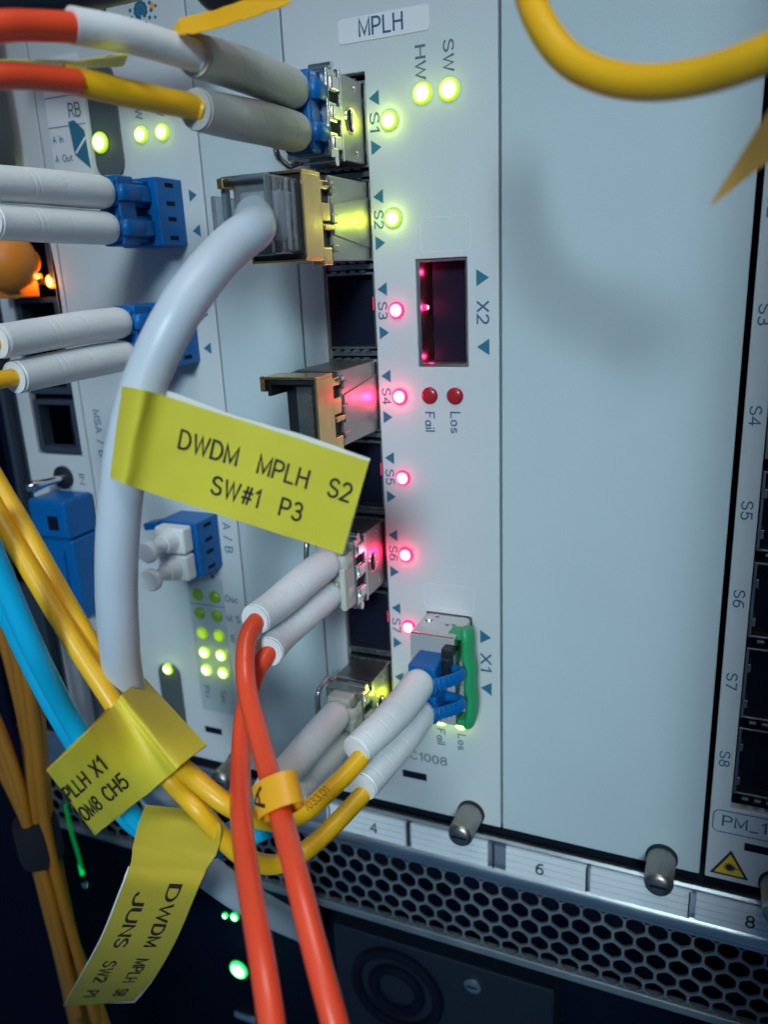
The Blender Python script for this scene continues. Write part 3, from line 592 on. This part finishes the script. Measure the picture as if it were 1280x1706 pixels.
# ------------------------------------------------------------------ pluggable modules
def optical_module(zc, label, bail_left=True, lit=False):
    t = thing('optical_module', W(-29.7, 0, zc), label, 'optical module', 'silver optical modules')
    x0, x1 = -33.9, -25.3
    MB().box(x0, x1, -20, 8.6, zc-6.8, zc+6.8).build('body', M['nickel'], t, bev=.25)
    MB().box(x0-.3, x1+.3, 8.6, 9.5, zc-7.15, zc+7.15).build('flange', M['silver'], t, bev=.2)
    MB().box(x0+.1, x1-.3, 9.5, 10.2, zc-6.6, zc+6.6).build('neck', M['nickel'], t, bev=.1)
    mb = MB().plate(x0, x1, zc-6.8, zc+6.8, [(x0+1.6, x1-1.6, zc+.5, zc+6), (x0+1.6, x1-1.6, zc-6, zc-.5)], 10.2, 13.4); mb.build('nose', M['silver'], t, bev=.35)
    for dz in (4.6, .2, -4.4): MB().box(x1-.2, x1+.45, 9.6, 12.6, zc+dz-1.1, zc+dz+1.1).build('latch_tooth', M['silver'], t, bev=.35)
    for dz in (2.5, -2.1): MB().box(x1-.1, x1+.1, 10.4, 13.0, zc+dz-.8, zc+dz+.8).build('dark_notch', M['dark'], t)
    # round latch hole in the right-hand side
    mb = MB(); pts = [W(x1 + .02, 5.2 + 1.9*math.cos(k*math.pi/12), zc - .2 + 2.0*math.sin(k*math.pi/12)) for k in range(25)]
    mb.tube(pts, .22, 8, caps=False); mb.build('latch_hole_rim', M['silver'], t)
    MB().tube([W(x1-.1, 5.2, zc-.2), W(x1+.04, 5.2, zc-.2)], 1.8, 24).build('latch_hole', M['dark'], t)
    MB().box(x1-.1, x1+.5, 4.4, 5.3, zc-1.8, zc+1.4).build('latch_pin', M['silver'], t, bev=.3)
    for dz in (5.2, -5.2): MB().lathe(W(x1-.02, 3.0, zc+dz), (1, 0, 0), [(0, .45), (.2, .35), (.25, .05)], 12).build('dimple', M['silver'], t)
    # wire bail: swings round the left side
    b_ = smoothpath([W(x0+.5, 9.6, zc+6.6), W(x0-.9, 11, zc+7.2), W(x0-1.0, 12.5, zc+6.9), W(x0-1.2, 14.6, zc+5.4), W(x0-1.2, 15.1, zc), W(x0-1.2, 14.6, zc-5.4), W(x0-1.0, 12.5, zc-6.9), W(x0-.9, 11, zc-7.2), W(x0+.5, 9.6, zc-6.6)], 8)
    MB().tube(b_, .55, 12).build('wire_bail', M['silver'], t)
    MB().tube([W(x1-4, 11.6, zc+7.3), W(x1+.1, 11.6, zc+7.3)], .6, 12).build('hinge_pin', M['silver'], t)
    MB().tube([W(x1-5, 11.4, zc-7.3), W(x1+.1, 11.4, zc-7.3)], .8, 12).build('hinge_pin', M['silver'], t)
optical_module(SZ[0], 'silver optical module in the top port holding the blue connector with grey boots')
optical_module(SZ[5], 'silver optical module in the sixth port holding the connector of the orange fibres')
optical_module(SZ[7], 'silver optical module in the lowest port behind the yellow fibres')

def copper_module(zc, label):
    t = thing('copper_module', W(-29.7, 0, zc), label, 'copper module', 'gold fronted copper modules')
    x0, x1 = -34.6, -25.2
    MB().box(x0, x1, -20, 15.2, zc-6.9, zc+6.9).build('body', M['nickel'], t, bev=.3)
    MB().prism([(0, 0)]*3, 0, 0) if False else None
    mb = MB(); o_ = x1 + .28     # raised tapering tongue on the right-hand side
    q = [(0, 4.2), (0, -4.6), (14.6, -2.6), (14.6, 2.4)]
    a = [mb.bm.verts.new(W(x1-.1, h, zc+z)) for h, z in q]; b = [mb.bm.verts.new(W(o_, h, zc+z)) for h, z in q]
    mb.bm.faces.new(a); mb.bm.faces.new(b[::-1])
    for i in range(4): mb.bm.faces.new([a[i], a[(i+1) % 4], b[(i+1) % 4], b[i]])
    mb.build('latch_tongue', M['nickel'], t, bev=.08)
    # gold latch works
    MB().box(x0+.3, x1-.7, 15.2, 18.8, zc-6.7, zc+6.7).build('dark_throat', M['blk'], t)
    for z0, z1, h0, h1, dx in ((.4, 3.4, 15.8, 19.3, .35), (-6.6, -3.6, 15.8, 19.3, .35), (-1.0, .1, 14.8, 18.5, .5), (5.4, 6.9, 15.0, 20.0, .2)):
        MB().box(x1-1.8, x1+dx, h0, h1, zc+z0-1, zc+z1-1 if z1 > z0 else zc).build('latch_block', M['gold'], t, bev=.3)
    for z0, z1 in ((-.8, .8), (3.6, 5.0), (-5.4, -4.2)): MB().box(x1-.4, x1+.6, 13.4, 15.4, zc+z0, zc+z1).build('latch_clip', M['nickel'], t, bev=.25)
    MB().tube([W(x1-.6, 15.0, zc+5.6), W(x1+.3, 15.2, zc+5.6), W(x1+.5, 16.6, zc+5.5)], .5, 10).build('spring_wire', M['silver'], t)
    # open jack shell
    X0, X1 = -35.4, -24.9; hz = 6.9; z0, z1 = zc-hz, zc+hz
    mb = MB(); mb.box(X0, X1, 18.8, 25, z1-.45, z1); mb.box(X0, X1, 18.8, 25, z0, z0+.45); mb.box(X1-.45, X1, 18.8, 25, z0+.45, z1-.45)
    mb.box(X0, X0+.45, 18.8, 25, z1-2.6, z1-.45); mb.box(X0, X0+.45, 18.8, 25, z0+.45, z0+2.6); mb.build('jack_shell', M['gold'], t, bev=.15)
    mb = MB(); mb.box(X0+.5, X1-.5, 18.6, 24.3, z1-1.4, z1-.5); mb.box(X0+.5, X1-.5, 18.6, 24.3, z0+.5, z0+1.4); mb.box(X1-1.4, X1-.5, 18.6, 24.3, z0+1.4, z1-1.4)
    mb.box(X0+.5, X0+1.2, 18.6, 24.3, z1-3.4, z1-1.4); mb.box(X0+.5, X0+1.2, 18.6, 24.3, z0+1.4, z0+3.4); mb.box(X0+2.5, X1-.6, 18.5, 19.1, z0+.5, z1-.5); mb.build('jack_liner', M['blk'], t, bev=.1)
    MB().box(X0+3.4, X1-2.5, 19.1, 19.4, z0+2.4, z1-2.4).build('contact_bed', M['nickel'], t)
    for k in range(8): MB().box(X1-2.6, X1-1.6, 19.6, 23.4, zc-3.75+k*1.02, zc-3.35+k*1.02).build('contact_pin', M['gold'], t)
    MB().box(X0-.35, X0+.1, 24.2, 25.3, z1-2.5, z1+.1).build('shell_ear', M['gold'], t, bev=.15)
    return t
copper_module(SZ[1]-.3, 'gold fronted copper module in the second port with the grey network cable plugged in')
copper_module(SZ[3], 'empty gold fronted copper module in the fourth port, lit pink by a red light')

# ------------------------------------------------------------------ fibre patch cables
def boot_radii(n, r0, r1, grooves):
    out = []
    for i in range(n):
        t = i/(n-1); r = r0 + (r1-r0) * (0 if t < .35 else ((t-.35)/.65)**1.3)
        if t < .04: r *= .93 + t*1.75
        if t > .985: r *= .95
        out.append(r)
    return out
GR = (.50, .53, .62, .65, .74, .77, .86, .89)
def boot(parent, ctrl, m, r0=3.05, r1=2.6, grooves=GR):
    p = smoothpath(ctrl, 70); n = len(p)
    ph = random.random()*.4
    def gro(t, a):
        for j, g in enumerate(grooves):
            w_ = max(0, math.cos(a - (2.2 if j % 2 else -1.0) - ph - (j//2)*math.pi)) ** .5
            if abs(t - g - .012*math.cos(a)) < .0045: return .07 * w_
        return 0
    b = MB().tube(p, boot_radii(n, r0, r1, grooves), 40, gro=gro).build('boot', M[m], parent)
    end = p[-1]; d = (p[-1]-p[-3]).normalized()
    return b
def lc_plugs(parent, xc, zc, m, h0=13.0, h1=17.4, side=1, clip=True):
    for k, dz in ((0, 3.13), (1, -3.13)):
        z = zc + dz
        MB().box(xc-2.25, xc+2.25, h0-6, h1, z-2.35, z+2.35).build('plug_body', M[m], parent, bev=.3)
        MB().tube([W(xc, h1-.2, z), W(xc, h1+1.2, z)], 2.4, 20).build('boot_collar', M[m], parent)
        # squeeze latch on the right-hand side
        p = [W(xc+side*2.1, h1-.8, z), W(xc+side*3.6, h1-1.4, z), W(xc+side*3.4, h0+.6, z), W(xc+side*2.3, h0-1.5, z)]
        MB().tube(smoothpath(p, 6), .62, 10, flat=2.4, up=Vector((1, 0, 0))).build('squeeze_latch', M[m], parent)
    if clip: MB().box(xc-2.7, xc+2.5, h0+.3, h1-1.0, zc-6.3, zc+6.3).build('duplex_clip', M[m], parent, bev=.45)

# top: blue connector, grey boots, white and yellow sleeves, red jackets
f1 = thing('fibre_patch_cable', W(-29.5, 14, SZ[0]), 'red fibre pair with grey boots, white and yellow sleeves, in the top module', 'fibre cable')
lc_plugs(f1, -29.6, SZ[0], 'blue', 11.5, 17.2)
MB().box(-32.4, -26.9, 11.2, 16.8, SZ[0]-6.1, SZ[0]+6.1).build('connector_shell', M['blue'], f1, bev=.6, segs=3)
boot(f1, [W(-29.6, 17.0, SZ[0]+3.13), W(-29.6, 26, SZ[0]+3.3), W(-29.9, 36, SZ[0]+3.3), G(322, 92, 44)], 'bootg', 3.1, 2.7, (.2, .30, .45, .52, .66, .73))
boot(f1, [W(-29.6, 17.0, SZ[0]-3.13), W(-29.6, 26, SZ[0]-3.2), W(-29.9, 36, SZ[0]-3.5), G(325, 182, 44)], 'bootg', 3.1, 2.7, (.2, .30, .45, .52, .66, .73))
fbtube(gpath((335, 98, 43), (322, 92, 44), (215, 60, 54), (118, 42, 61)), 2.0, M['boot'], f1, 'sleeve')
fbtube(gpath((135, 46, 60), (60, 43, 65), (0, 44, 69), (-90, 60, 74)), 1.62, M['orange'], f1)
fbtube(gpath((340, 185, 43), (322, 178, 44), (210, 155, 54), (108, 131, 61)), 1.62, M['deep'], f1, 'sleeve')
fbtube(gpath((130, 136, 60), (60, 129, 65), (0, 127, 69), (-90, 135, 74)), 1.42, M['orange'], f1)
# sixth port: beige connector, white boots, orange pair
f6 = thing('fibre_patch_cable', W(-29.5, 14, SZ[5]), 'orange fibre pair with white boots hanging down from the sixth port', 'fibre cable')
lc_plugs(f6, -29.6, SZ[5], 'beige', 12.8, 17.2)
MB().box(-26.9, -25.6, 12.6, 17.6, SZ[5]-6.2, SZ[5]+2.4).build('side_clip', M['beige'], f6, bev=.3)
boot(f6, [W(-29.6, 17.0, SZ[5]+3.13), W(-29.6, 26, SZ[5]+3.0), W(-29.7, 35, SZ[5]+2.3), G(424, 1033, 43)], 'boot')
boot(f6, [W(-29.6, 17.0, SZ[5]-3.13), W(-29.6, 26, SZ[5]-3.2), W(-29.6, 35, SZ[5]-3.6), G(446, 1087, 42.5)], 'boot')
fbtube(gpath((445, 1018, 40), (420, 1045, 44), (409, 1085, 47), (412, 1150, 51), (436, 1245, 58), (463, 1340, 66), (492, 1450, 74), (527, 1590, 80), (562, 1720, 84), (590, 1830, 86)), 1.55, M['orange'], f6)
fbtube(gpath((462, 1070, 40), (440, 1098, 43), (425, 1125, 45), (407, 1190, 49), (401, 1270, 56), (402, 1360, 66), (415, 1470, 75), (435, 1590, 82), (455, 1720, 87), (470, 1830, 90)), 1.55, M['orange'], f6)
# lowest port: beige connector, white boots, aqua pair
f8 = thing('fibre_patch_cable', W(-29.5, 14, SZ[7]), 'aqua fibre pair with white boots from the lowest port, rising to the left edge', 'fibre cable')
lc_plugs(f8, -29.6, SZ[7], 'beige', 12.8, 17.2)
MB().box(-26.9, -25.6, 12.6, 17.6, SZ[7]-6.2, SZ[7]+2.4).build('side_clip', M['beige'], f8, bev=.3)
boot(f8, [W(-29.6, 17.0, SZ[7]+3.13), W(-29.6, 26, SZ[7]+3.2), W(-30, 35, SZ[7]+2.6), G(446, 1314, 46)], 'boot')
boot(f8, [W(-29.6, 17.0, SZ[7]-3.13), W(-29.6, 26, SZ[7]-3.0), W(-30, 35, SZ[7]-3.4), G(488, 1345, 46)], 'boot')
fbtube(gpath((460, 1300, 45), (436, 1332, 48), (396, 1378, 52), (320, 1412, 56), (240, 1378, 58), (180, 1300, 60), (118, 1200, 63), (60, 1090, 68), (5, 965, 70), (-50, 830, 72)), 1.6, M['aqua'], f8)
fbtube(gpath((500, 1333, 45), (465, 1368, 47), (400, 1400, 49), (310, 1420, 52), (225, 1375, 55), (165, 1300, 58), (104, 1205, 61), (46, 1095, 63), (-8, 975, 65), (-60, 840, 67)), 1.6, M['aqua'], f8)
# wide lower port: XFP-size module with green handle and yellow pair
xm = thing('optical_module', W(-11, 0, -61.6), 'wide silver optical module with a green handle in the lower wide port', 'optical module')
MB().box(-15.9, -6.3, -20, 10, -71.3, -52.0).build('body', M['silver'], xm, bev=.5)
MB().box(-15.7, -6.5, 10, 10.25, -71.1, -52.2).build('front_plate', M['plate'], xm, bev=.1)
for x, h, r_ in ((-14.2, 3.2, .95), (-13.2, 1.2, .55), (-8.7, 4.0, .5), (-9.9, 4.4, .45)): MB().lathe(W(x, h, -52.05), (0, 0, 1), [(0, r_), (.25, r_*.9), (.4, r_*.5), (.42, .05)], 18).build('rivet', M['chrome'], xm)
MB().box(-8.6, -6.3, 8.0, 12.6, -55.6, -53.4).build('pivot_block', M['blk'], xm, bev=.5)
MB().box(-8.2, -6.6, 10.0, 13.4, -59.6, -55.0).build('pivot_arm', M['blk'], xm, bev=.4)
hp = smoothpath([W(-5.4, 6.4, -51.2), W(-4.9, 6.6, -53), W(-4.9, 6.6, -57), W(-4.4, 6.6, -60), W(-4.5, 6.6, -64), W(-4.2, 6.6, -67.5), W(-4.4, 6.6, -70), W(-5.0, 6.4, -72.2)], 8)
MB().tube(hp, [1.0 + .25*math.sin(min(1, i/8)*math.pi/2) for i in range(len(hp))], 18, flat=1.9, up=Vector((1, 0, 0))).build('pull_handle', M['green'], xm)
for z in (-52.6, -71.6): MB().box(-8.6, -5.0, 4.6, 8.4, z-.7, z+.7).build('handle_arm', M['green'], xm, bev=.3)
fx = thing('fibre_patch_cable', W(-11, 14, -61.6), 'yellow fibre pair with white boots in the green handled module, looping to the left', 'fibre cable')
for dz in (3.13, -3.13):
    z = -61.6 + dz
    MB().box(-13.9, -8.2, 9.5, 16.6, z-3.0, z+3.0).build('plug_body', M['blue'], fx, bev=.5)
    MB().tube([W(-11.1, 16.4, z), W(-11.1, 18.4, z)], 2.75, 22).build('boot_collar', M['blue'], fx)
    p = smoothpath([W(-9.4, 17.2, z-.2), W(-7.4, 16.6, z), W(-5.0, 14.2, z+.2), W(-4.4, 12.6, z+.3), W(-5.2, 11.4, z+.2), W(-8.0, 10.6, z)], 10)
    MB().tube(p, .85, 12, flat=1.5, up=Vector((0, -1, 0))).build('squeeze_latch', M['blue'], fx)
    for k in range(7): q = p[8 + k*3]; MB().box(q.x-.15, q.x+.25, -q.y+.3, -q.y+1.05, q.z-1.1, q.z+1.1).build('grip_rib', M['blue'], fx, bev=.1)
MB().box(-14.2, -9.6, 12.0, 14.6, -67.3, -56.0).build('duplex_clip', M['blue'], fx, bev=.4)
boot(fx, [W(-11.1, 17.6, -58.5), W(-11.1, 26, -58.5), W(-11.6, 34, -58.3), G(592, 1252, 41.5)], 'boot', 3.1, 2.6)
boot(fx, [W(-11.1, 17.6, -64.8), W(-11.1, 26, -64.8), W(-11.6, 34, -65.0), G(603, 1312, 42)], 'boot', 3.1, 2.6)
fbtube(gpath((625, 1228, 38), (597, 1268, 42), (548, 1318, 48), (508, 1352, 53), (465, 1368, 57), (420, 1360, 60), (375, 1338, 62), (330, 1302, 62), (285, 1262, 61), (240, 1212, 60), (192, 1145, 59), (140, 1055, 58), (90, 968, 57), (45, 888, 56), (0, 812, 55), (-50, 725, 54)), 1.52, M['yellow'], fx)
fbtube(gpath((630, 1290, 38), (602, 1326, 42), (555, 1376, 47), (510, 1416, 52), (460, 1440, 56), (412, 1430, 60), (370, 1395, 62), (330, 1348, 63), (285, 1300, 62), (235, 1240, 62), (186, 1168, 62), (130, 1082, 61), (80, 1000, 60), (35, 925, 59), (-10, 848, 58), (-60, 760, 57)), 1.52, M['yellow'], fx)
# print on the yellow jacket
def jacket_print(body, path, r, i0, i1, side, m, parent, cap=1.4):
    me, wd = text_mesh(body, 1., .003); org = Vector(parent['o_mm']); n = len(path)
    for v in me.vertices:
        f = i0 + (i1-i0) * v.co.x / wd; i = int(f); t = f - i; c = path[i].lerp(path[i+1], t); T = (path[i+1]-path[i]).normalized()
        toC = (CAM - c); toC = (toC - T*toC.dot(T)).normalized(); S_ = T.cross(toC)
        a_ = side + (v.co.y / .73 - .5) * cap / r; v.co = (c + (toC*math.cos(a_) + S_*math.sin(a_)) * (r + .03 + v.co.z) - org) * MM
    me.materials.append(m); o = bpy.data.objects.new('lettering', me); COL.objects.link(o); o.parent = parent
yp = smoothpath(gpath((625, 1228, 38), (597, 1268, 42), (548, 1318, 48), (508, 1352, 53), (465, 1368, 57), (420, 1360, 60)), 12)
jacket_print('1033.01', yp, 1.52, 37, 25, .35, M['fiber'], fx, 1.3)
# left sockets: white boots on blue connectors
for zc, lb, ends in ((29.75, 'white booted fibre pair plugged into the upper blue socket', ((0, 325), (0, 378))), (6.1, 'white booted fibre pair in the middle blue socket, passing behind the grey cable', ((0, 548), (0, 612)))):
    t = thing('fibre_patch_cable', W(-71.3, 10, zc), lb, 'fibre cable', 'white booted fibre pairs at the left')
    lc_plugs(t, -71.3, zc, 'blue', 11.0, 17.0)
    for dz in (3.13, -3.13): 
        MB().box(-69.6, -67.6, 8.0, 15.5, zc+dz-1.5, zc+dz+1.5).build('latch_rail', M['blue'], t, bev=.3)
    up = zc > 20
    for k, dz in enumerate((3.13, -3.13)):
        z = zc+dz; dr = (-.1 if up else -.5) if k == 0 else (.1 if up else -.4)
        boot(t, [W(-71.3, 17.2, z), W(-71.3, 26, z + dr*.3), W(-71.5, 34, z + dr), W(-72.0, (43.5 if up else 46.5 - 2.2*k), z + dr*2.2)], 'boot', 3.0, 2.8, (.46, .56, .60, .70, .74))
        fbtube([W(-71.9, 43, z + dr*2.1), W(-72.5, 47, z + dr*2.4), W(-74, 55, z + dr*3), W(-78, 66, z - 2)], 1.5, M['deep'], t)

# ------------------------------------------------------------------ grey network cable
ec = thing('network_cable', W(-30, 25, SZ[1]), 'thick grey network cable with clear plug arching down from the second port', 'network cable')
zc = SZ[1] - .3
MB().box(-34.2, -26.2, 20.5, 30.8, zc-5.7, zc+5.7).build('clear_plug', M['clear'], ec, bev=.5)
MB().box(-33.6, -27.0, 21, 24.5, zc-5.0, zc+5.0).build('plug_core', M['blk'], ec)
for k in range(2): MB().box(-26.35+.2, -26.0+.1, 25.6+k*2.2, 26.6+k*2.2, zc-5.2, zc+5.2).build('plug_ridge', M['clear'], ec, bev=.25)
MB().box(-36.6, -35.7, 22, 33.5, zc-3.2, zc+3.2).build('plug_tab', M['clear'], ec, bev=.3)
mb = MB().plate(-35.2, -26.9, zc-5.9, zc+5.9, [(-34.3, -27.6, zc-5.1, zc+5.1)], 31.0, 32.6); mb.build('plug_collar', M['smoke'], ec, bev=.4)
MB().box(-33.2, -27.4, 24.5, 30.4, zc-3.6, zc+3.6).build('plug_wires', M['grey'], ec, bev=.5)
for dz in (4.6, -5.0): MB().box(-34.8, -33.6, 31.0, 34.0, zc+dz-.6, zc+dz+.9).build('plug_contact', M['gold'], ec, bev=.2)
fbtube([W(-30, 25, zc), W(-30.2, 31, zc), G(424, 380, 39), G(388, 408, 44), G(340, 460, 50), G(289, 535, 55), G(241, 638, 58), G(213, 740, 60), G(199, 850, 61), G(194, 950, 61), G(197, 1050, 60), G(210, 1150, 57), G(252, 1300, 50), G(310, 1415, 44), G(380, 1478, 38), G(450, 1520, 25), G(500, 1545, 8), G(520, 1560, -15)], 3.0, M['grey'], ec, seg=28)
MB().tube(smoothpath([G(432, 402, 33), G(415, 420, 38), G(395, 442, 43), G(372, 470, 47)], 8), .35, 8).build('pull_cord', M['dred'], ec)

# ------------------------------------------------------------------ labels
def rows(*r): return [(G(*a), G(*b)) for a, b in r]
lb1 = thing('cable_label', G(400, 770, 56), 'bright yellow flag label on the grey cable reading DWDM MPLH S2 and SW#1 P3', 'cable label')
s1 = Surf(rows(((206, 642, 57), (170, 788, 57)), ((203, 643, 61), (168, 788, 61)), ((235, 649, 64.3), (200, 803, 64.6)), ((275, 660, 61.5), (243, 818, 62)), ((388, 696, 57.8), (352, 853, 58.6)), ((502, 732, 55), (461, 888, 55.6)), ((615, 769, 52), (571, 923, 52.4))))
s1.mesh('front_face', M['label'], lb1)
s1.text('DWDM  MPLH  S2', 3.38, 5.87, .27, .45, M['black'], lb1); s1.text('SW#1  P3', 3.93, 5.27, .62, .80, M['black'], lb1)
s1b = Surf(rows(((206, 641, 57), (172, 789, 57)), ((240, 640, 53.5), (215, 795, 53.5)), ((285, 653, 57), (250, 817, 57)), ((388, 691, 56.4), (354, 851, 57)), ((502, 724, 54), (463, 884, 54.5)), ((617, 764, 51.4), (575, 918, 51.8))))
s1b.mesh('back_face', M['white'], lb1)
lb2 = thing('cable_label', G(200, 1260, 64), 'yellow label folded round the yellow fibres reading PLLH X1 and OM8 CH5', 'cable label')
s2 = Surf(rows(((78, 1285, 77), (160, 1388, 67.5)), ((114, 1250, 76), (200, 1356, 67)), ((150, 1214, 73), (240, 1326, 66.5)), ((184, 1180, 66.5), (277, 1296, 66)), ((196, 1166, 64.5), (291, 1285, 66.6)), ((206, 1154, 63), (301, 1275, 66.2)), ((236, 1128, 52), (344, 1241, 60))))
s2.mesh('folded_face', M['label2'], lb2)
s2.text('PLLH X1', .0, 1.62, .26, .44, M['black'], lb2, .2); s2.text('OM8 CH5', .0, 1.85, .58, .77, M['black'], lb2, .2)
s2b = Surf(rows(((77, 1283, 76), (158, 1391, 66.6)), ((150, 1211, 71.5), (238, 1328, 65.5)), ((200, 1158, 56), (300, 1275, 58)), ((238, 1127, 51.2), (344, 1243, 59.2))))
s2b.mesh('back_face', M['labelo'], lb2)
lb3 = thing('cable_label', G(260, 1500, 62), 'long curling ochre label on the aqua fibres reading DWDM MPLH S8, JUNS SW2 P1', 'cable label')
s3 = Surf(rows(((352, 1352, 60), (243, 1341, 62)), ((368, 1378, 63), (232, 1368, 63.8)), ((362, 1418, 64), (222, 1408, 65)), ((344, 1448, 65), (217, 1440, 66)), ((326, 1489, 66), (202, 1482, 66)), ((292, 1568, 61), (168, 1565, 61)), ((254, 1632, 50), (131, 1632, 50)), ((222, 1668, 38), (105, 1676, 38))))
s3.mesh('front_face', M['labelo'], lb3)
s3.text('DWDM  MPLH  S8', 3.8, 6.62, .22, .37, M['black'], lb3, .2); s3.text('JUNS  SW2  P1', 4.05, 6.62, .62, .78, M['black'], lb3, .2)
s3b = Surf(rows(((344, 1452, 63), (213, 1444, 64)), ((326, 1491, 64), (199, 1482, 64)), ((292, 1570, 59.2), (166, 1563, 59.2)), ((254, 1634, 48.4), (130, 1630, 48.4)), ((224, 1670, 36.5), (106, 1673, 36.5))))
s3b.mesh('back_face', M['white'], lb3)
# orange ring marker A
rg = thing('ring_marker', G(460, 1325, 66), 'orange ring marker with a letter A round the right orange fibre', 'ring marker')
axis = (G(466, 1352, 66.4) - G(455, 1302, 64)).normalized(); c0 = G(457, 1300, 64.6); Vr = (G(500, 1300, 64) - G(420, 1308, 64)).normalized(); Vr = (Vr - axis*Vr.dot(axis)).normalized(); Vn = axis.cross(Vr)
if Vn.dot(CAM-c0) < 0: Vn = -Vn
def ringpt(a_, t): return c0 + axis*(t*4.4) + Vr*(math.cos(a_)*3.35) + Vn*(math.sin(a_)*2.3)
mb = MB(); R_ = [[mb.bm.verts.new(ringpt(2*math.pi*k/40, t/4)) for k in range(40)] for t in range(5)]
for i in range(4):
    for k in range(40): mb.bm.faces.new([R_[i][k], R_[i][(k+1) % 40], R_[i+1][(k+1) % 40], R_[i+1][k]])
mb.build('band', M['ring'], rg, solid=.35, bev=0)
me, wd = text_mesh('A', 1., .003); org = Vector(rg['o_mm'])
for v in me.vertices:
    up_, al_ = v.co.y/.73, v.co.x/wd      # letter top points left
    a_ = math.radians(100 + 38*up_); p = ringpt(a_, .22 + .56*al_); n_ = (Vr*math.cos(a_)/3.35 + Vn*math.sin(a_)/2.3).normalized(); v.co = (p + n_*(.24 + v.co.z) - org)*MM
me.materials.append(M['black']); o = bpy.data.objects.new('lettering', me); COL.objects.link(o); o.parent = rg

# ------------------------------------------------------------------ loose fibres and tags near the lens
yc = MB().tube(smoothpath(gpath((862, -120, 44), (880, -20, 48), (905, 45, 51), (950, 100, 53), (1015, 130, 55), (1090, 138, 57), (1170, 127, 59), (1240, 105, 61), (1330, 66, 63)), 14), 1.62, 24).build('fibre_cable', M['deep'])
tag(yc, 'single bright yellow fibre looping across the top right in front of the plain panel', 'fibre cable')
tgm = thing('cable_tag', G(1245, 270, 60), 'blurred tan paper tag pointing down at the right edge', 'cable tag')
sg = Surf(rows(((1184, 343, 60), (1186, 344, 60)), ((1225, 275, 60), (1240, 300, 59)), ((1270, 205, 61), (1300, 255, 58)), ((1330, 120, 62), (1370, 200, 57))))
sg.mesh('paper', M['tan'], tgm)
tg2 = thing('cable_tag', G(380, 25, 50), 'yellow ribbon tag curling over the grey boots at the top', 'cable tag')
sg = Surf(rows(((288, 50, 45), (298, 58, 49)), ((302, 32, 44), (330, 54, 50)), ((345, 20, 43), (385, 40, 50)), ((400, 4, 44), (432, 24, 51)), ((460, -22, 46), (486, 6, 52))))
sg.mesh('ribbon', M['deep'], tg2)
tg3 = thing('cable_tag', G(100, 100, 60), 'thin yellow ribbon tag seen edge on between the two red fibres', 'cable tag')
sg = Surf(rows(((-30, 98, 62), (-30, 108, 50)), ((60, 101, 62), (60, 109, 51)), ((130, 100, 60), (140, 112, 52)), ((214, 90, 58), (205, 110, 50))))
sg.mesh('ribbon', M['label'], tg3)
top = MB().tube(smoothpath(gpath((330, -60, 40), (352, -15, 38), (375, -8, 37), (400, -30, 36)), 10), 2.2, 18).build('power_cable', M['blk']); tag(top, 'dark cable loop dipping in at the top edge above the yellow ribbon', 'cable')
top = MB().tube(smoothpath(gpath((-60, 30, 20), (40, 5, 24), (130, -14, 26), (240, -40, 26)), 10), 3.0, 18).build('power_cable', M['blk']); tag(top, 'dark cable crossing the top left corner behind the red fibre', 'cable')
# brown-orange bundle at lower left
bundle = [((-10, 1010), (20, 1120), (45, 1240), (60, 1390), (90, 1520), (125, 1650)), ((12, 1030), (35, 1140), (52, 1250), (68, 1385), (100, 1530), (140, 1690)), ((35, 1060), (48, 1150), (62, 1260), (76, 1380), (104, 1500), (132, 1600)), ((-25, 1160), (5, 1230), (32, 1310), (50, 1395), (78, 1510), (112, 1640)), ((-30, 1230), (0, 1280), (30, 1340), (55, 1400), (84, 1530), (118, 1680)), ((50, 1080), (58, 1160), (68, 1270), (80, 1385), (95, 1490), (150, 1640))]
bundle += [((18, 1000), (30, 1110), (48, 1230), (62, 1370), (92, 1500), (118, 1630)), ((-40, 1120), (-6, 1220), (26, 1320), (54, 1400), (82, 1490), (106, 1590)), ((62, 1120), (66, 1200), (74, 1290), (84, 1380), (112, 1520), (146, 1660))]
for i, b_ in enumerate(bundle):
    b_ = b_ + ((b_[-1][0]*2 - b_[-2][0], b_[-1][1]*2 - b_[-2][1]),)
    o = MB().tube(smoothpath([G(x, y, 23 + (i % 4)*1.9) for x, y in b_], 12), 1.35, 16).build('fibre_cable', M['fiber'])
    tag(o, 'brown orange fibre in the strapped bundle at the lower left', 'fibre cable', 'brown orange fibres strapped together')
sp = thing('cable_strap', G(62, 1395, 26), 'black hook and loop strap round the brown orange fibre bundle', 'cable strap')
p0, p1 = G(56, 1362, 26), G(72, 1430, 26)
MB().tube([p0, p0.lerp(p1, .2), p0.lerp(p1, .8), p1], [4.9, 5.3, 5.3, 4.9], 24).build('band', M['strap'], sp)

# unseen upright box added past the right edge to shade the right-hand panels
fd = thing('shade_blocker', W(80, 40, 0), 'added grey upright box out of view that shades the right-hand panels', 'light blocker')
MB().box(66, 68, 22, 100, -230, 270).build('left_side', M['slate'], fd, bev=.4)
MB().box(102, 104, 22, 100, -230, 270).build('right_side', M['slate'], fd, bev=.4)
MB().box(68, 102, 22, 24, -230, 270).build('back', M['slate'], fd, bev=.4)
MB().box(68.1, 101.9, 96, 98, -229, 269).build('cover', M['slate'], fd, bev=.4)
